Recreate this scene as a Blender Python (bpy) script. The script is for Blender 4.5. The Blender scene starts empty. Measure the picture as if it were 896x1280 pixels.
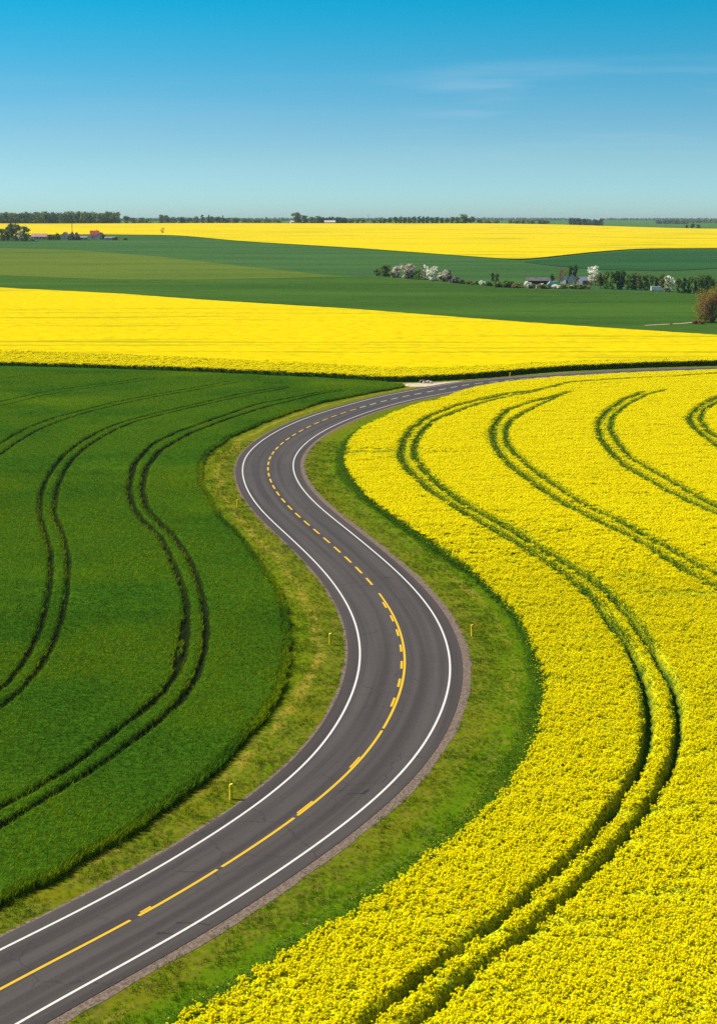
import bpy, math, random
import numpy as np
from math import radians as R_
rng = np.random.default_rng(7)
random.seed(7)
scene = bpy.context.scene
COL = scene.collection

# ------------------------------------------------------------------ camera
CAM_H, F, HOR = 35.0, 1800.0, 275.0
PITCH = math.atan((640 - HOR) / F)
cam_d = bpy.data.cameras.new('camera'); cam = bpy.data.objects.new('camera', cam_d); COL.objects.link(cam)
cam.location = (0, 0, CAM_H); cam.rotation_euler = (math.pi/2 - PITCH, 0, 0)
cam_d.sensor_fit = 'VERTICAL'; cam_d.sensor_height = 36.0; cam_d.lens = 36.0 * F / 1280
cam_d.clip_start = 1.0; cam_d.clip_end = 40000
scene.camera = cam

# ------------------------------------------------------------------ noise, terrain, geometry helpers
_tab = np.random.default_rng(11).random((256, 256))
def vnoise(x, y, s=0):
    x = np.asarray(x, float) + 17.3*s; y = np.asarray(y, float) + 9.7*s
    xi = np.floor(x).astype(int); yi = np.floor(y).astype(int)
    fx = x - xi; fy = y - yi
    fx = fx*fx*(3-2*fx); fy = fy*fy*(3-2*fy)
    g = lambda a, b: _tab[a % 256, b % 256]
    return (g(xi, yi)*(1-fx) + g(xi+1, yi)*fx)*(1-fy) + (g(xi, yi+1)*(1-fx) + g(xi+1, yi+1)*fx)*fy
def fbm(x, y, s=0, o=3):
    t = 0; a = 1; n = 0
    for k in range(o):
        t = t + a*vnoise(x*2**k, y*2**k, s+k*3); n += a; a *= .5
    return t/n
def sstep(a, b, x):
    t = np.clip((x-a)/(b-a), 0, 1); return t*t*(3-2*t)
_Y = [0, 450, 600, 715, 1000, 1500, 2000, 2400, 2560, 3000, 4000, 6000, 9000, 13000]
_ZL = [0, 0, 0, .4, 6.5, 15.5, 22.5, 28, 28.7, 24, 25, 30.5, 34.4, 34.4]
_ZR = [0, 0, 0, .4, 6, 14, 17.5, 19, 19.2, 18.5, 19.5, 26, 33.3, 34.2]
_ys = np.arange(-600, 13600, 20.0)
_k = np.exp(-0.5*(np.arange(-8, 9)*20/55.0)**2); _k /= _k.sum()
_tl = np.convolve(np.interp(_ys, _Y, _ZL), _k, 'same'); _tr = np.convolve(np.interp(_ys, _Y, _ZR), _k, 'same')
def H(X, Y):
    X = np.asarray(X, float); Y = np.asarray(Y, float)
    s = sstep(.08, .26, X/np.maximum(Y, 50))
    z = np.interp(Y, _ys, _tl)*(1-s) + np.interp(Y, _ys, _tr)*s
    A = sstep(470, 900, Y)*(1 - .6*sstep(1900, 2400, Y))
    return z + A*3.2*(fbm(X/330, Y/210, 2, 2)-.5)
def px(points, off=0.0):
    """picture position of a traced mark -> the place on the terrain it stands on"""
    out = []
    ts = np.geomspace(40, 12000, 1300)
    c, s = math.cos(PITCH), math.sin(PITCH)
    for (x, y) in points:
        u = (x-448)/F; v = (y-640)/F
        dy = c - v*s; dz = -s - v*c
        X = u/dy*ts; Z = CAM_H + dz/dy*ts
        g = Z - H(X, ts) - off
        i = np.argmax(g < 0) if (g < 0).any() else len(ts)-1
        if i > 0:
            a = g[i-1]/(g[i-1]-g[i]+1e-9); Y = ts[i-1]+(ts[i]-ts[i-1])*a
        else: Y = ts[0]
        out.append((u/dy*Y, Y))
    return np.array(out)
def resample(P, step):
    d = np.r_[0, np.cumsum(np.hypot(*np.diff(P, axis=0).T))]
    n = max(2, int(d[-1]/step)+1); s = np.linspace(0, d[-1], n)
    return np.stack([np.interp(s, d, P[:, 0]), np.interp(s, d, P[:, 1])], 1)
def smooth(P, step=1.0, sig=3.0):
    P = resample(np.asarray(P, float), step)
    r = int(3*sig/step); k = np.exp(-.5*(np.arange(-r, r+1)*step/sig)**2); k /= k.sum()
    out = []
    for c in (0, 1):
        q = P[:, c]
        q = np.r_[2*q[0]-q[r:0:-1], q, 2*q[-1]-q[-2:-r-2:-1]]
        out.append(np.convolve(q, k, 'valid'))
    return np.stack(out, 1)
def normals(P):
    t = np.gradient(P, axis=0); t /= np.hypot(t[:, 0], t[:, 1])[:, None]+1e-9
    return np.stack([-t[:, 1], t[:, 0]], 1)
def dist_to(Q, P, far=25.0):
    """distance of every point Q to polyline P, and the index of the nearest vertex"""
    out2 = np.full(len(Q), 1e6); arg = np.zeros(len(Q), int)
    for c0 in range(0, len(P)-1, 14):
        seg = P[c0:c0+15]; lo, hi = seg.min(0)-far, seg.max(0)+far
        m = np.where((Q[:, 0] > lo[0]) & (Q[:, 0] < hi[0]) & (Q[:, 1] > lo[1]) & (Q[:, 1] < hi[1]))[0]
        a = seg[:-1]; ab = seg[1:]-a; L2 = (ab**2).sum(1)+1e-12
        for s in range(0, len(m), 20000):
            mm = m[s:s+20000]; q = Q[mm]; w = q[:, None, :]-a[None]
            t = np.clip((w*ab[None]).sum(2)/L2, 0, 1)
            d2 = ((w - t[..., None]*ab[None])**2).sum(2); i = d2.argmin(1); v = d2[np.arange(len(q)), i]
            b = v < out2[mm]; out2[mm[b]] = v[b]; arg[mm[b]] = i[b]+c0
    return np.sqrt(out2), arg
def inside(Q, poly):
    x, y = Q[:, 0], Q[:, 1]; c = np.zeros(len(Q), bool)
    n = len(poly); j = n-1
    for i in range(n):
        xi, yi = poly[i]; xj, yj = poly[j]
        if yi != yj:
            m = ((yi > y) != (yj > y)) & (x < (xj-xi)*(y-yi)/(yj-yi)+xi)
            c ^= m
        j = i
    return c

def new_mesh(name, V, Fc, mats, parent=None, midx=None, smooth_=False):
    me = bpy.data.meshes.new(name)
    V = np.asarray(V, np.float32)
    if isinstance(Fc, np.ndarray):
        me.vertices.add(len(V)); me.vertices.foreach_set('co', V.ravel())
        k = Fc.shape[1] if len(Fc) else 4
        me.loops.add(Fc.size); me.loops.foreach_set('vertex_index', Fc.astype(np.int32).ravel())
        me.polygons.add(len(Fc)); me.polygons.foreach_set('loop_start', (np.arange(len(Fc))*k).astype(np.int32))
        me.update(calc_edges=True)
    else:
        me.from_pydata([tuple(map(float, v)) for v in V], [], Fc)
    if not isinstance(mats, (list, tuple)): mats = [mats]
    for m in mats: me.materials.append(m)
    if midx is not None: me.polygons.foreach_set('material_index', np.asarray(midx, np.int32))
    if smooth_: me.polygons.foreach_set('use_smooth', np.ones(len(me.polygons), bool))
    me.update()
    o = bpy.data.objects.new(name, me)
    COL.objects.link(o)
    if parent: o.parent = parent
    return o
def tag(o, label=None, cat=None, group=None, kind=None):
    if label: o['label'] = label
    if cat: o['category'] = cat
    if group: o['group'] = group
    if kind: o['kind'] = kind
    return o
def empty(name, loc, rz=0):
    o = bpy.data.objects.new(name, None); COL.objects.link(o); o.location = loc; o.rotation_euler.z = rz
    o.empty_display_size = .2
    return o
def fattr(me, name, arr, typ='FLOAT'):
    a = me.attributes.new(name, typ, 'POINT'); a.data.foreach_set('value', np.asarray(arr, np.float32 if typ == 'FLOAT' else np.int32))
def loft(A, B, n, name, mat, off, rows_z=None, kind='structure', warp=1.0):
    """sheet between the ground curves A (near) and B (far), laid on the terrain"""
    v = (np.linspace(0, 1, n)**warp)[:, None, None]
    G = A[None]*(1-v)+B[None]*v
    m = A.shape[0]
    Z = H(G[..., 0], G[..., 1])+off
    if rows_z is not None: Z = Z + rows_z(G[..., 0], G[..., 1])
    V = np.concatenate([G, Z[..., None]], 2).reshape(-1, 3)
    i, j = np.meshgrid(np.arange(n-1), np.arange(m-1), indexing='ij')
    a = i*m+j; Fc = np.stack([a, a+1, a+m+1, a+m], -1).reshape(-1, 4)
    return new_mesh(name, V, Fc, mat, smooth_=True)

# ------------------------------------------------------------------ materials
def mat_new(name):
    m = bpy.data.materials.new(name); m.use_nodes = True
    nt = m.node_tree; nt.nodes.clear()
    out = nt.nodes.new('ShaderNodeOutputMaterial')
    return m, nt, out
class N:
    def __init__(s, nt): s.nt = nt
    def n(s, t, **kw):
        x = s.nt.nodes.new(t)
        for k, v in kw.items():
            if k.startswith('i_'):
                x.inputs[k[2:].replace('_', ' ')].default_value = v
            else: setattr(x, k, v)
        return x
    def l(s, a, b): s.nt.links.new(a, b)
    def val(s, v, sock): 
        if isinstance(v, (int, float)): sock.default_value = v
        elif isinstance(v, tuple): sock.default_value = v
        else: s.l(v, sock)
    def math(s, op, a, b=0.0, clamp=False):
        x = s.n('ShaderNodeMath', operation=op); x.use_clamp = clamp
        s.val(a, x.inputs[0]); s.val(b, x.inputs[1]); return x.outputs[0]
    def mix(s, f, a, b):
        x = s.n('ShaderNodeMix', data_type='RGBA'); s.val(f, x.inputs['Factor'])
        s.val(a if not isinstance(a, tuple) else (*a, 1), x.inputs['A']); s.val(b if not isinstance(b, tuple) else (*b, 1), x.inputs['B'])
        return x.outputs['Result']
    def pos(s, scale=(1, 1, 1), src=None):
        if src is None: src = s.n('ShaderNodeNewGeometry').outputs['Position']
        m = s.n('ShaderNodeVectorMath', operation='MULTIPLY'); s.l(src, m.inputs[0]); m.inputs[1].default_value = scale
        return m.outputs[0]
    def noise(s, vec, scale, detail=3, rough=.55):
        x = s.n('ShaderNodeTexNoise'); s.l(vec, x.inputs['Vector']); x.inputs['Scale'].default_value = scale
        x.inputs['Detail'].default_value = detail; x.inputs['Roughness'].default_value = rough
        return x.outputs['Fac']
    def ramp(s, f, a, b):
        x = s.n('ShaderNodeMapRange'); s.val(f, x.inputs['Value']); x.inputs['From Min'].default_value = a; x.inputs['From Max'].default_value = b
        x.interpolation_type = 'SMOOTHSTEP'
        return x.outputs['Result']
    def attr(s, name):
        x = s.n('ShaderNodeAttribute', attribute_name=name); return x.outputs['Fac']
    def bsdf(s, col, rough=.9, spec=.2, bump=None, bs=.5, bd=.1):
        p = s.n('ShaderNodeBsdfPrincipled'); s.val(col if not isinstance(col, tuple) else (*col, 1), p.inputs['Base Color'])
        s.val(rough, p.inputs['Roughness']); p.inputs['Specular IOR Level'].default_value = spec
        if bump is not None:
            b = s.n('ShaderNodeBump'); b.inputs['Strength'].default_value = bs; b.inputs['Distance'].default_value = bd
            s.l(bump, b.inputs['Height']); s.l(b.outputs[0], p.inputs['Normal'])
        return p.outputs[0]
def simple(name, col, rough=.8, spec=.3, var=.15, scale=3.0, metal=0):
    m, nt, out = mat_new(name); k = N(nt)
    f = k.noise(k.pos(), scale, 3)
    c = k.mix(k.ramp(f, .3, .7), tuple(x*(1-var) for x in col), tuple(min(1, x*(1+var)) for x in col))
    k.l(k.bsdf(c, rough, spec), out.inputs[0]); return m
def leafy(name, c1, c2, trans=.3, wscale=None, c3=None, wr=(.45, .65)):
    """leaf or petal: diffuse plus some light let through, tint varies per plant and across the field"""
    m, nt, out = mat_new(name); k = N(nt)
    oi = k.n('ShaderNodeObjectInfo')
    c = k.mix(oi.outputs['Random'], c1, c2)
    if wscale:
        c = k.mix(k.ramp(k.noise(k.pos(), wscale, 2), *wr), c, c3)
    d = k.n('ShaderNodeBsdfDiffuse'); k.l(c, d.inputs[0])
    t = k.n('ShaderNodeBsdfTranslucent'); k.l(c, t.inputs[0])
    mx = k.n('ShaderNodeMixShader'); mx.inputs[0].default_value = trans
    k.l(d.outputs[0], mx.inputs[1]); k.l(t.outputs[0], mx.inputs[2]); k.l(mx.outputs[0], out.inputs[0])
    return m

M = {}
M['petal'] = leafy('rapeseed_petals', (.98, .85, .0015), (.98, .92, .004), .45, 7.0, (.90, .84, .008), (.54, .68))
M['rleaf'] = leafy('rapeseed_leaves', (.075, .15, .012), (.14, .22, .012), .2)
M['rstem'] = leafy('rapeseed_margin_leaves', (.035, .10, .008), (.085, .19, .012), .3)
M['fringe'] = leafy('verge_herbs', (.12, .21, .006), (.20, .30, .012), .3)
M['wheat'] = leafy('wheat_blades', (.040, .115, .005), (.10, .225, .013), .25, .035, (.19, .27, .004), (.39, .56))
M['grass'] = leafy('grass_blades', (.10, .165, .004), (.19, .24, .008), .3, .35, (.06, .15, .004), (.4, .6))
M['grassdry'] = leafy('dry_grass_blades', (.33, .25, .10), (.24, .24, .06), .2)

# ground: olive verge near the road with dry streaks running along it, meadow green elsewhere
m, nt, out = mat_new('verge_grass'); k = N(nt)
p = k.n('ShaderNodeNewGeometry').outputs['Position']
rd = k.attr('road_dist'); ra = k.attr('road_arc')
cv = k.n('ShaderNodeCombineXYZ'); k.l(k.math('MULTIPLY', rd, 1.1), cv.inputs[0]); k.l(k.math('MULTIPLY', ra, .07), cv.inputs[1])
st = k.noise(cv.outputs[0], 1.0, 4, .6)
fine = k.noise(k.pos(src=p), 2.2, 6, .7)
blot = k.noise(k.pos(src=p), .12, 3)
c = k.mix(k.ramp(blot, .35, .65), (.060, .125, .002), (.11, .155, .002))
c = k.mix(k.ramp(fine, .40, .62), c, (.16, .19, .008))
tuft = k.noise(k.pos(src=p), .9, 4, .65)
c = k.mix(k.math('MULTIPLY', k.ramp(tuft, .52, .66), .7), c, (.035, .065, .004))
dry = k.math('MULTIPLY', k.ramp(st, .56, .68), k.ramp(fine, .35, .6))
c = k.mix(k.math('MULTIPLY', dry, .8), c, (.26, .20, .03))
near_ = k.math('MULTIPLY', k.math('SUBTRACT', 1.0, k.ramp(rd, 5.4, 8.2)), k.ramp(k.noise(k.pos(src=p), 1.6, 5, .7), .42, .6))
c = k.mix(k.math('MULTIPLY', near_, .5), c, (.17, .11, .025))
sd_ = k.ramp(k.attr('road_side'), -.5, .5)
ctr = k.math('ADD', k.math('MULTIPLY', sd_, 1.6), 7.2)
wob = k.math('MULTIPLY', k.math('SUBTRACT', k.noise(k.pos(src=p), .11, 3), .5), 3.0)
lane = k.math('SUBTRACT', 1.0, k.ramp(k.math('ABSOLUTE', k.math('SUBTRACT', k.math('ADD', rd, wob), ctr)), .15, .75))
c = k.mix(k.math('MULTIPLY', k.math('MULTIPLY', lane, k.ramp(k.noise(k.pos(src=p), .7, 5, .7), .40, .58)), .85), c, (.30, .23, .03))
c = k.mix(k.math('MULTIPLY', k.ramp(k.noise(k.pos(src=p), .16, 4, .6), .54, .66), .55), c, (.16, .155, .004))
c = k.mix(k.math('MULTIPLY', k.attr('lush'), k.ramp(k.noise(k.pos(src=p), 1.1, 5, .7), .32, .56)), c, (.085, .165, .003))
far = k.ramp(rd, 14.0, 22.0)
c = k.mix(far, c, k.mix(k.noise(k.pos((.004, .012, 1), p), 1.0, 4), (.04, .13, .02), (.08, .17, .03)))
k.l(k.bsdf(c, .95, 0.0, fine, .6, .12), out.inputs[0]); M['ground'] = m

# crop canopy under the plants
def canopy(name, ca, cb, cc, s1, s2, bump=.4, bd=.15, big=.02, dens=None):
    m, nt, out = mat_new(name); k = N(nt)
    p = k.n('ShaderNodeNewGeometry').outputs['Position']
    f1 = k.noise(k.pos((.6, 1, 1), p), s1, 5, .7); f2 = k.noise(k.pos(src=p), big, 4, .6)
    c = k.mix(k.ramp(f1, .38, .62), ca, cb)
    c = k.mix(k.math('MULTIPLY', k.ramp(f2, .48, .68), .7), c, cc)
    if name == 'wheat_canopy': c = k.mix(k.ramp(k.attr('bare'), .25, .7), c, (.012, .020, .005))
    hz = k.n('ShaderNodeSeparateXYZ'); k.l(p, hz.inputs[0])
    k.l(k.bsdf(c, .95, 0.0, f1, bump, bd), out.inputs[0]); return m
M['wheat_base'] = canopy('wheat_canopy', (.016, .058, .004), (.050, .125, .006), (.085, .16, .004), 3.5, 1)
M['side'] = canopy('crop_side_leaves', (.014, .055, .008), (.045, .13, .012), (.03, .09, .01), 4.0, 1)

m, nt, out = mat_new('rapeseed_canopy'); k = N(nt)
p = k.n('ShaderNodeNewGeometry').outputs['Position']
f1 = k.noise(k.pos(src=p), 6.0, 5, .75)
c = k.mix(k.ramp(f1, .42, .58), (.20, .26, .008), (.84, .72, .004))
g = k.attr('bare')
c = k.mix(g, c, k.mix(f1, (.015, .05, .008), (.06, .15, .015)))
k.l(k.bsdf(c, .95, 0.0, f1, .5, .2), out.inputs[0]); M['rape_base'] = m

def far_yellow(name, streak):
    m, nt, out = mat_new(name); k = N(nt)
    p = k.n('ShaderNodeNewGeometry').outputs['Position']
    f1 = k.noise(k.pos((.35, 1, 1), p), .8, 6, .75)
    s = k.noise(k.pos((.006, streak, 1), p), 1.0, 5, .6)
    b = k.noise(k.pos((.004, .012, 1), p), 1.0, 3, .6)
    c = k.mix(k.ramp(f1, .34, .60), (.46, .37, .002), (.79, .59, .001))
    gr = k.math('MULTIPLY', k.math('MULTIPLY', k.ramp(s, .52, .62), k.ramp(f1, .3, .5)), k.ramp(b, .38, .56))
    c = k.mix(k.math('MULTIPLY', gr, .72), c, (.20, .24, .008))
    k.l(k.bsdf(c, .95, 0.0, f1, .6, .35), out.inputs[0]); return m
M['far_yellow'] = far_yellow('distant_rapeseed', .04)
M['mid_yellow'] = far_yellow('hillside_rapeseed', .16)
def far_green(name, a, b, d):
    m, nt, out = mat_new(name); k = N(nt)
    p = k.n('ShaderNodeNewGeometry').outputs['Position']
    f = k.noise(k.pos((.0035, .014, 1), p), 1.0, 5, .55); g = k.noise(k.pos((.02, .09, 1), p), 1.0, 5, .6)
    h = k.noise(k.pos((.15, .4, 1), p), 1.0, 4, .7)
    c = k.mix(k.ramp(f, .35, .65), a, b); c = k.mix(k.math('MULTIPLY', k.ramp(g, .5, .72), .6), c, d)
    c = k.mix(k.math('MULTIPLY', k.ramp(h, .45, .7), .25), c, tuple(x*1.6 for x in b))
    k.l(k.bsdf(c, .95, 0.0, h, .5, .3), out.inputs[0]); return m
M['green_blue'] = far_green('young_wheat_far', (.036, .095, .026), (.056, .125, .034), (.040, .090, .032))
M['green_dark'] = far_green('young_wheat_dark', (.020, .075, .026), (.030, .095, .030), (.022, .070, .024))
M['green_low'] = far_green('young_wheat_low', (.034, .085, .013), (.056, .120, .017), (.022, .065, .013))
M['green_light'] = far_green('meadow_light', (.075, .125, .018), (.110, .155, .022), (.055, .11, .02))

m, nt, out = mat_new('asphalt'); k = N(nt)
p = k.n('ShaderNodeNewGeometry').outputs['Position']
rd = k.attr('across'); ra = k.attr('along')
f = k.noise(k.pos(src=p), 9.0, 5, .8)
cv = k.n('ShaderNodeCombineXYZ'); k.l(rd, cv.inputs[0]); k.l(k.math('MULTIPLY', ra, .02), cv.inputs[1])
w = k.noise(cv.outputs[0], 1.1, 3, .5)
c = k.mix(k.ramp(w, .35, .65), (.042, .034, .030), (.069, .058, .052))
c = k.mix(k.math('MULTIPLY', k.ramp(f, .4, .75), .35), c, (.10, .09, .084))
c = k.mix(k.math('MULTIPLY', k.ramp(k.noise(k.pos(src=p), .25, 4), .5, .7), .3), c, (.042, .037, .035))
wt = k.math('ABSOLUTE', k.math('SUBTRACT', k.math('ABSOLUTE', k.math('SUBTRACT', k.math('ABSOLUTE', rd), 1.85)), .85))
c = k.mix(k.math('MULTIPLY', k.math('SUBTRACT', 1.0, k.ramp(wt, .05, .45)), .28), c, (.095, .083, .074))
vc = k.n('ShaderNodeTexVoronoi', feature='DISTANCE_TO_EDGE'); vc.inputs['Scale'].default_value = .22
wv = k.n('ShaderNodeVectorMath', operation='ADD'); k.l(p, wv.inputs[0]); wn = k.n('ShaderNodeTexNoise'); k.l(p, wn.inputs['Vector']); wn.inputs['Scale'].default_value = .9; wn.inputs['Detail'].default_value = 4; k.l(wn.outputs['Color'], wv.inputs[1]); k.l(wv.outputs[0], vc.inputs['Vector'])
crk = k.math('MULTIPLY', k.math('SUBTRACT', 1.0, k.ramp(vc.outputs['Distance'], .004, .012)), k.ramp(k.noise(k.pos(src=p), .09, 2), .50, .58))
c = k.mix(k.math('MULTIPLY', crk, .55), c, (.022, .020, .020))
c = k.mix(k.math('MULTIPLY', k.ramp(k.noise(k.pos(src=p), .55, 4, .7), .60, .72), .35), c, (.036, .031, .029))
ed = k.ramp(k.math('ABSOLUTE', rd), 3.75, 4.1)
c = k.mix(k.math('MULTIPLY', ed, .35), c, (.06, .045, .04))
k.l(k.bsdf(c, .85, .3, f, .25, .02), out.inputs[0]); M['asphalt'] = m
m, nt, out = mat_new('gravel'); k = N(nt)
p = k.n('ShaderNodeNewGeometry').outputs['Position']
vo = k.n('ShaderNodeTexVoronoi'); k.l(p, vo.inputs['Vector']); vo.inputs['Scale'].default_value = 9
f = k.noise(k.pos(src=p), 2.0, 4, .7)
c = k.mix(vo.outputs['Color'], (.085, .06, .047), (.26, .195, .15))
c = k.mix(k.math('MULTIPLY', k.ramp(f, .5, .7), .5), c, (.15, .13, .05))
k.l(k.bsdf(c, .95, .1, vo.outputs['Distance'], .6, .03), out.inputs[0]); M['gravel'] = m
def paint(name, col, wear, thr):
    m, nt, out = mat_new(name); k = N(nt)
    f = k.noise(k.pos(), 7.0, 5, .75)
    c = k.mix(k.math('MULTIPLY', k.ramp(f, thr, thr+.12), .7), col, wear)
    k.l(k.bsdf(c, .7, .3), out.inputs[0]); return m
M['white'] = paint('white_road_paint', (.68, .65, .60), (.24, .22, .20), .56)
M['yellow'] = paint('yellow_road_paint', (.72, .43, .008), (.32, .21, .04), .57)
M['shadow_paint'] = paint('painted_shadow_dark', (.025, .023, .025), (.05, .046, .046), .5)  # dark colour standing in for cast shadows on the road
M['sand'] = simple('pale_sand', (.55, .45, .32), .95, .1, .3, 1.5)
M['post'] = simple('yellow_plastic', (.95, .70, .02), .5, .4, .05)
M['postdark'] = simple('orange_reflector', (.75, .22, .02), .3, .6, .05)

# ------------------------------------------------------------------ traced lines
Lp = [(555,482),(525,486.8),(498,491.4),(471,496.6),(440,505),(419,511),(396,517.7),(376.4,524.8),(358.6,532.9),(340.7,542.3),(324.6,552.5),(312,564),(305,574.8),(302.7,586.4),(304,599),(308.6,611.6),(315.7,624),(326,638.4),(340.7,652.7),(355,665),(369.3,678.6),(383.6,692),(397.9,706),(413.4,723.7),(424.6,739.3),(435.7,758.3),(443.5,776),(449.3,798),(451.3,818),(449.6,838),(444.6,858),(435.7,880.4),(422.3,905),(411,923),(390.7,948.5),(363.9,975),(333.7,1000),(300,1023.8),(270,1043.9),(240,1061.6),(214,1078),(143,1118),(71.4,1154),(0,1188),(-80,1226),(-180,1271),(-300,1323)]
Rp = [(560,490.5),(543,494),(516,499.5),(489,506),(462.5,514),(440,522.7),(422.9,529.6),(405,538.2),(390.7,547),(380,556),(371,566),(366.3,575.7),(365.7,584.6),(368,595.4),(377.3,611.6),(387,622.3),(401.4,635.7),(417.5,649),(426.8,656.7),(455.8,680),(478,699),(500.4,719),(520.5,739.3),(538.4,760.5),(549.6,778.4),(558.5,800),(563.4,820),(564.7,838),(563,858),(557.4,880.4),(547.3,905),(536,925),(521,948.5),(494.4,977),(461,1007),(424,1035.5),(380.6,1067),(333.7,1099),(283.5,1132.6),(240,1159.4),(178.6,1196),(107,1233),(7,1280),(-93,1327),(-200,1376),(-330,1433)]
Lw = smooth(px(Lp), 1.0, 3.0); Rw = smooth(px(Rp), .25, 3.0)
d, ix = dist_to(Lw, Rw, 40)
mid = (Lw + Rw[ix])/2; wd = d
ext = px([(1080,457.2),(960,458.6),(877,460.1),(816,461.8),(766,463.8),(720,466.8),(660,470.6),(620,474.4),(585,478)])
en = normals(ext); ext_c = ext + np.array([0, -3.75])
t = mid[-12]-mid[-30]; t /= np.hypot(*t)
tail = mid[-12] + t*np.arange(8, 60, 8)[:, None]
cl = np.concatenate([ext_c, mid[3:-12], tail])
ww = np.concatenate([np.full(len(ext_c), 7.4), wd[3:-12], np.full(len(tail), wd[-14])])
dd = np.r_[0, np.cumsum(np.hypot(*np.diff(cl, axis=0).T))]
CL = smooth(cl, 1.0, 3.0)
s_ = np.linspace(0, dd[-1], len(CL)); WW = np.interp(s_, dd, ww)
kk = np.exp(-.5*(np.arange(-24, 25)/9.0)**2); kk /= kk.sum()
WW = np.convolve(np.pad(WW, 24, 'edge'), kk, 'valid')
CLd = CL; NN = normals(CL)            # runs from far right to the near left; normal points to the picture's lower / right side flipped below
if ((CL + NN)[len(CL)//2] - CL[len(CL)//2])[0] < 0: NN = -NN      # +N = right-hand verge (rapeseed side)
S = np.r_[0, np.cumsum(np.hypot(*np.diff(CL, axis=0).T))]
def ribbon(name, offA, offB, z, mat, s0=None, s1=None, thick=0, parent=None, na=2, jit=0, seed=0):
    m = np.ones(len(CL), bool)
    P, Nn, Sx, W = CL, NN, S, WW
    if s0 is not None:
        q = np.arange(s0, s1+.01, .4); 
        P = np.stack([np.interp(q, S, CL[:, 0]), np.interp(q, S, CL[:, 1])], 1)
        Nn = np.stack([np.interp(q, S, NN[:, 0]), np.interp(q, S, NN[:, 1])], 1); W = np.interp(q, S, WW); Sx = q
    a = offA(W) if callable(offA) else np.full(len(P), offA)
    b = offB(W) if callable(offB) else np.full(len(P), offB)
    if jit:
        b = b + jit*(vnoise(Sx*.35, Sx*0, seed)-.5)*2 + jit*.5*(rng.random(len(Sx))-.5)*2
    rows = []; ac = []
    for v in np.linspace(0, 1, na):
        o = a*(1-v)+b*v
        Q = P + Nn*o[:, None]; rows.append(np.c_[Q, np.full(len(Q), z)]); ac.append(o)
    if thick:
        rows = [rows[0]-[0, 0, thick]] + rows + [rows[-1]-[0, 0, thick]]; ac = [ac[0]]+ac+[ac[-1]]
    n = len(rows); mm = len(P); V = np.concatenate(rows)
    i, j = np.meshgrid(np.arange(n-1), np.arange(mm-1), indexing='ij'); q = i*mm+j
    Fc = np.stack([q, q+mm, q+mm+1, q+1], -1).reshape(-1, 4)
    o = new_mesh(name, V, Fc, mat, parent); o.data.polygons.foreach_set('use_smooth', np.zeros(len(o.data.polygons), bool))
    fattr(o.data, 'across', np.concatenate(ac)); fattr(o.data, 'along', np.tile(Sx, n))
    return o
half = lambda k_, s: (lambda W: s*(W/2+k_))
road = ribbon('road', half(1.0, -1), half(1.0, 1), .040, M['asphalt'], na=15, thick=.05)
tag(road, 'grey two lane asphalt road winding in an S between the fields', 'road', kind='structure')
ribbon('edge_line', half(-.078, -1), half(.078, -1), .044, M['white'], parent=road)
ribbon('edge_line', half(-.078, 1), half(.078, 1), .044, M['white'], parent=road)
def arc_of(pt):
    q = px([pt])[0]; return S[np.argmin(((CL-q)**2).sum(1))]
dash_cuts = [((-60,1266),(160,1153)), ((168,1148),(275,1086.5)), ((281,1083),(364,1028)), ((372,1020),(478,917)), ((480,910),(478,742))]
for a, b in dash_cuts:
    s1, s0 = sorted((arc_of(a), arc_of(b)), reverse=True)
    ribbon('centre_dash', -.09, .09, .044, M['yellow'], s0-.3, s1+.3, parent=road)
s_top = arc_of((474, 738))
s = s_top-1.4
while s > 40:
    ribbon('centre_dash', -.12, .10, .044, M['yellow'] if s > arc_of((450,510)) else M['white'], s-3.0, s, parent=road); s -= 4.8
s0 = arc_of((482, 752)); s1 = arc_of((489, 896)); s = s0
while s < s1:
    ribbon('centre_tick', -.33, -.15, .044, M['yellow'], s, s+2.0, parent=road); s += 4.6
for a, b in (((430,963),(449,947)), ((373,1017),(392,1002)), ((169,1145),(197,1130))):
    q1, q0 = sorted((arc_of(a), arc_of(b)), reverse=True); ribbon('centre_tick', -.24, -.12, .044, M['yellow'], q0, q1, parent=road)
g1 = ribbon('gravel_shoulder', half(.9, 1), half(1.7, 1), .016, M['gravel'], na=3, jit=.10, seed=3)
tag(g1, 'wide pinkish gravel shoulder along the rapeseed side of the road', 'gravel shoulder', kind='structure')
g2 = ribbon('gravel_shoulder', half(.9, -1), half(1.25, -1), .016, M['gravel'], na=3, jit=.09, seed=9)
tag(g2, 'thin gravel strip between the asphalt and the grass on the wheat side', 'gravel shoulder', kind='structure')
# cast shadows laid on the asphalt as dark sheets, no caster built
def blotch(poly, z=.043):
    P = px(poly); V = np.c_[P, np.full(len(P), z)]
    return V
def shadow_paint(name, polys, label):
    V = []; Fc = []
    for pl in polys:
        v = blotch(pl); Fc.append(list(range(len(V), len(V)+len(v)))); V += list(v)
    o = new_mesh(name, V, Fc, M['shadow_paint']); tag(o, label, 'painted shadow', kind='structure'); return o  # dark sheets standing in for cast shadows, not tar
shadow_paint('painted_shadow', [[(194,1168),(199,1165.5),(206,1165.5),(203,1168.5),(198,1169.5)], [(204,1166.6),(222,1168.5),(222,1169.4),(204,1168)]], 'dark arrow shaped painted shadow with a thin tail by the near white line')
shadow_paint('painted_shadow', [[(219,1154.5),(223,1152.8),(227,1154),(222,1155.8)], [(226,1153.8),(248,1154.2),(264,1157),(262,1158),(247,1155.2),(226,1154.8)]], 'thin dark painted shadow streak crossing the near white edge line')
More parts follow.
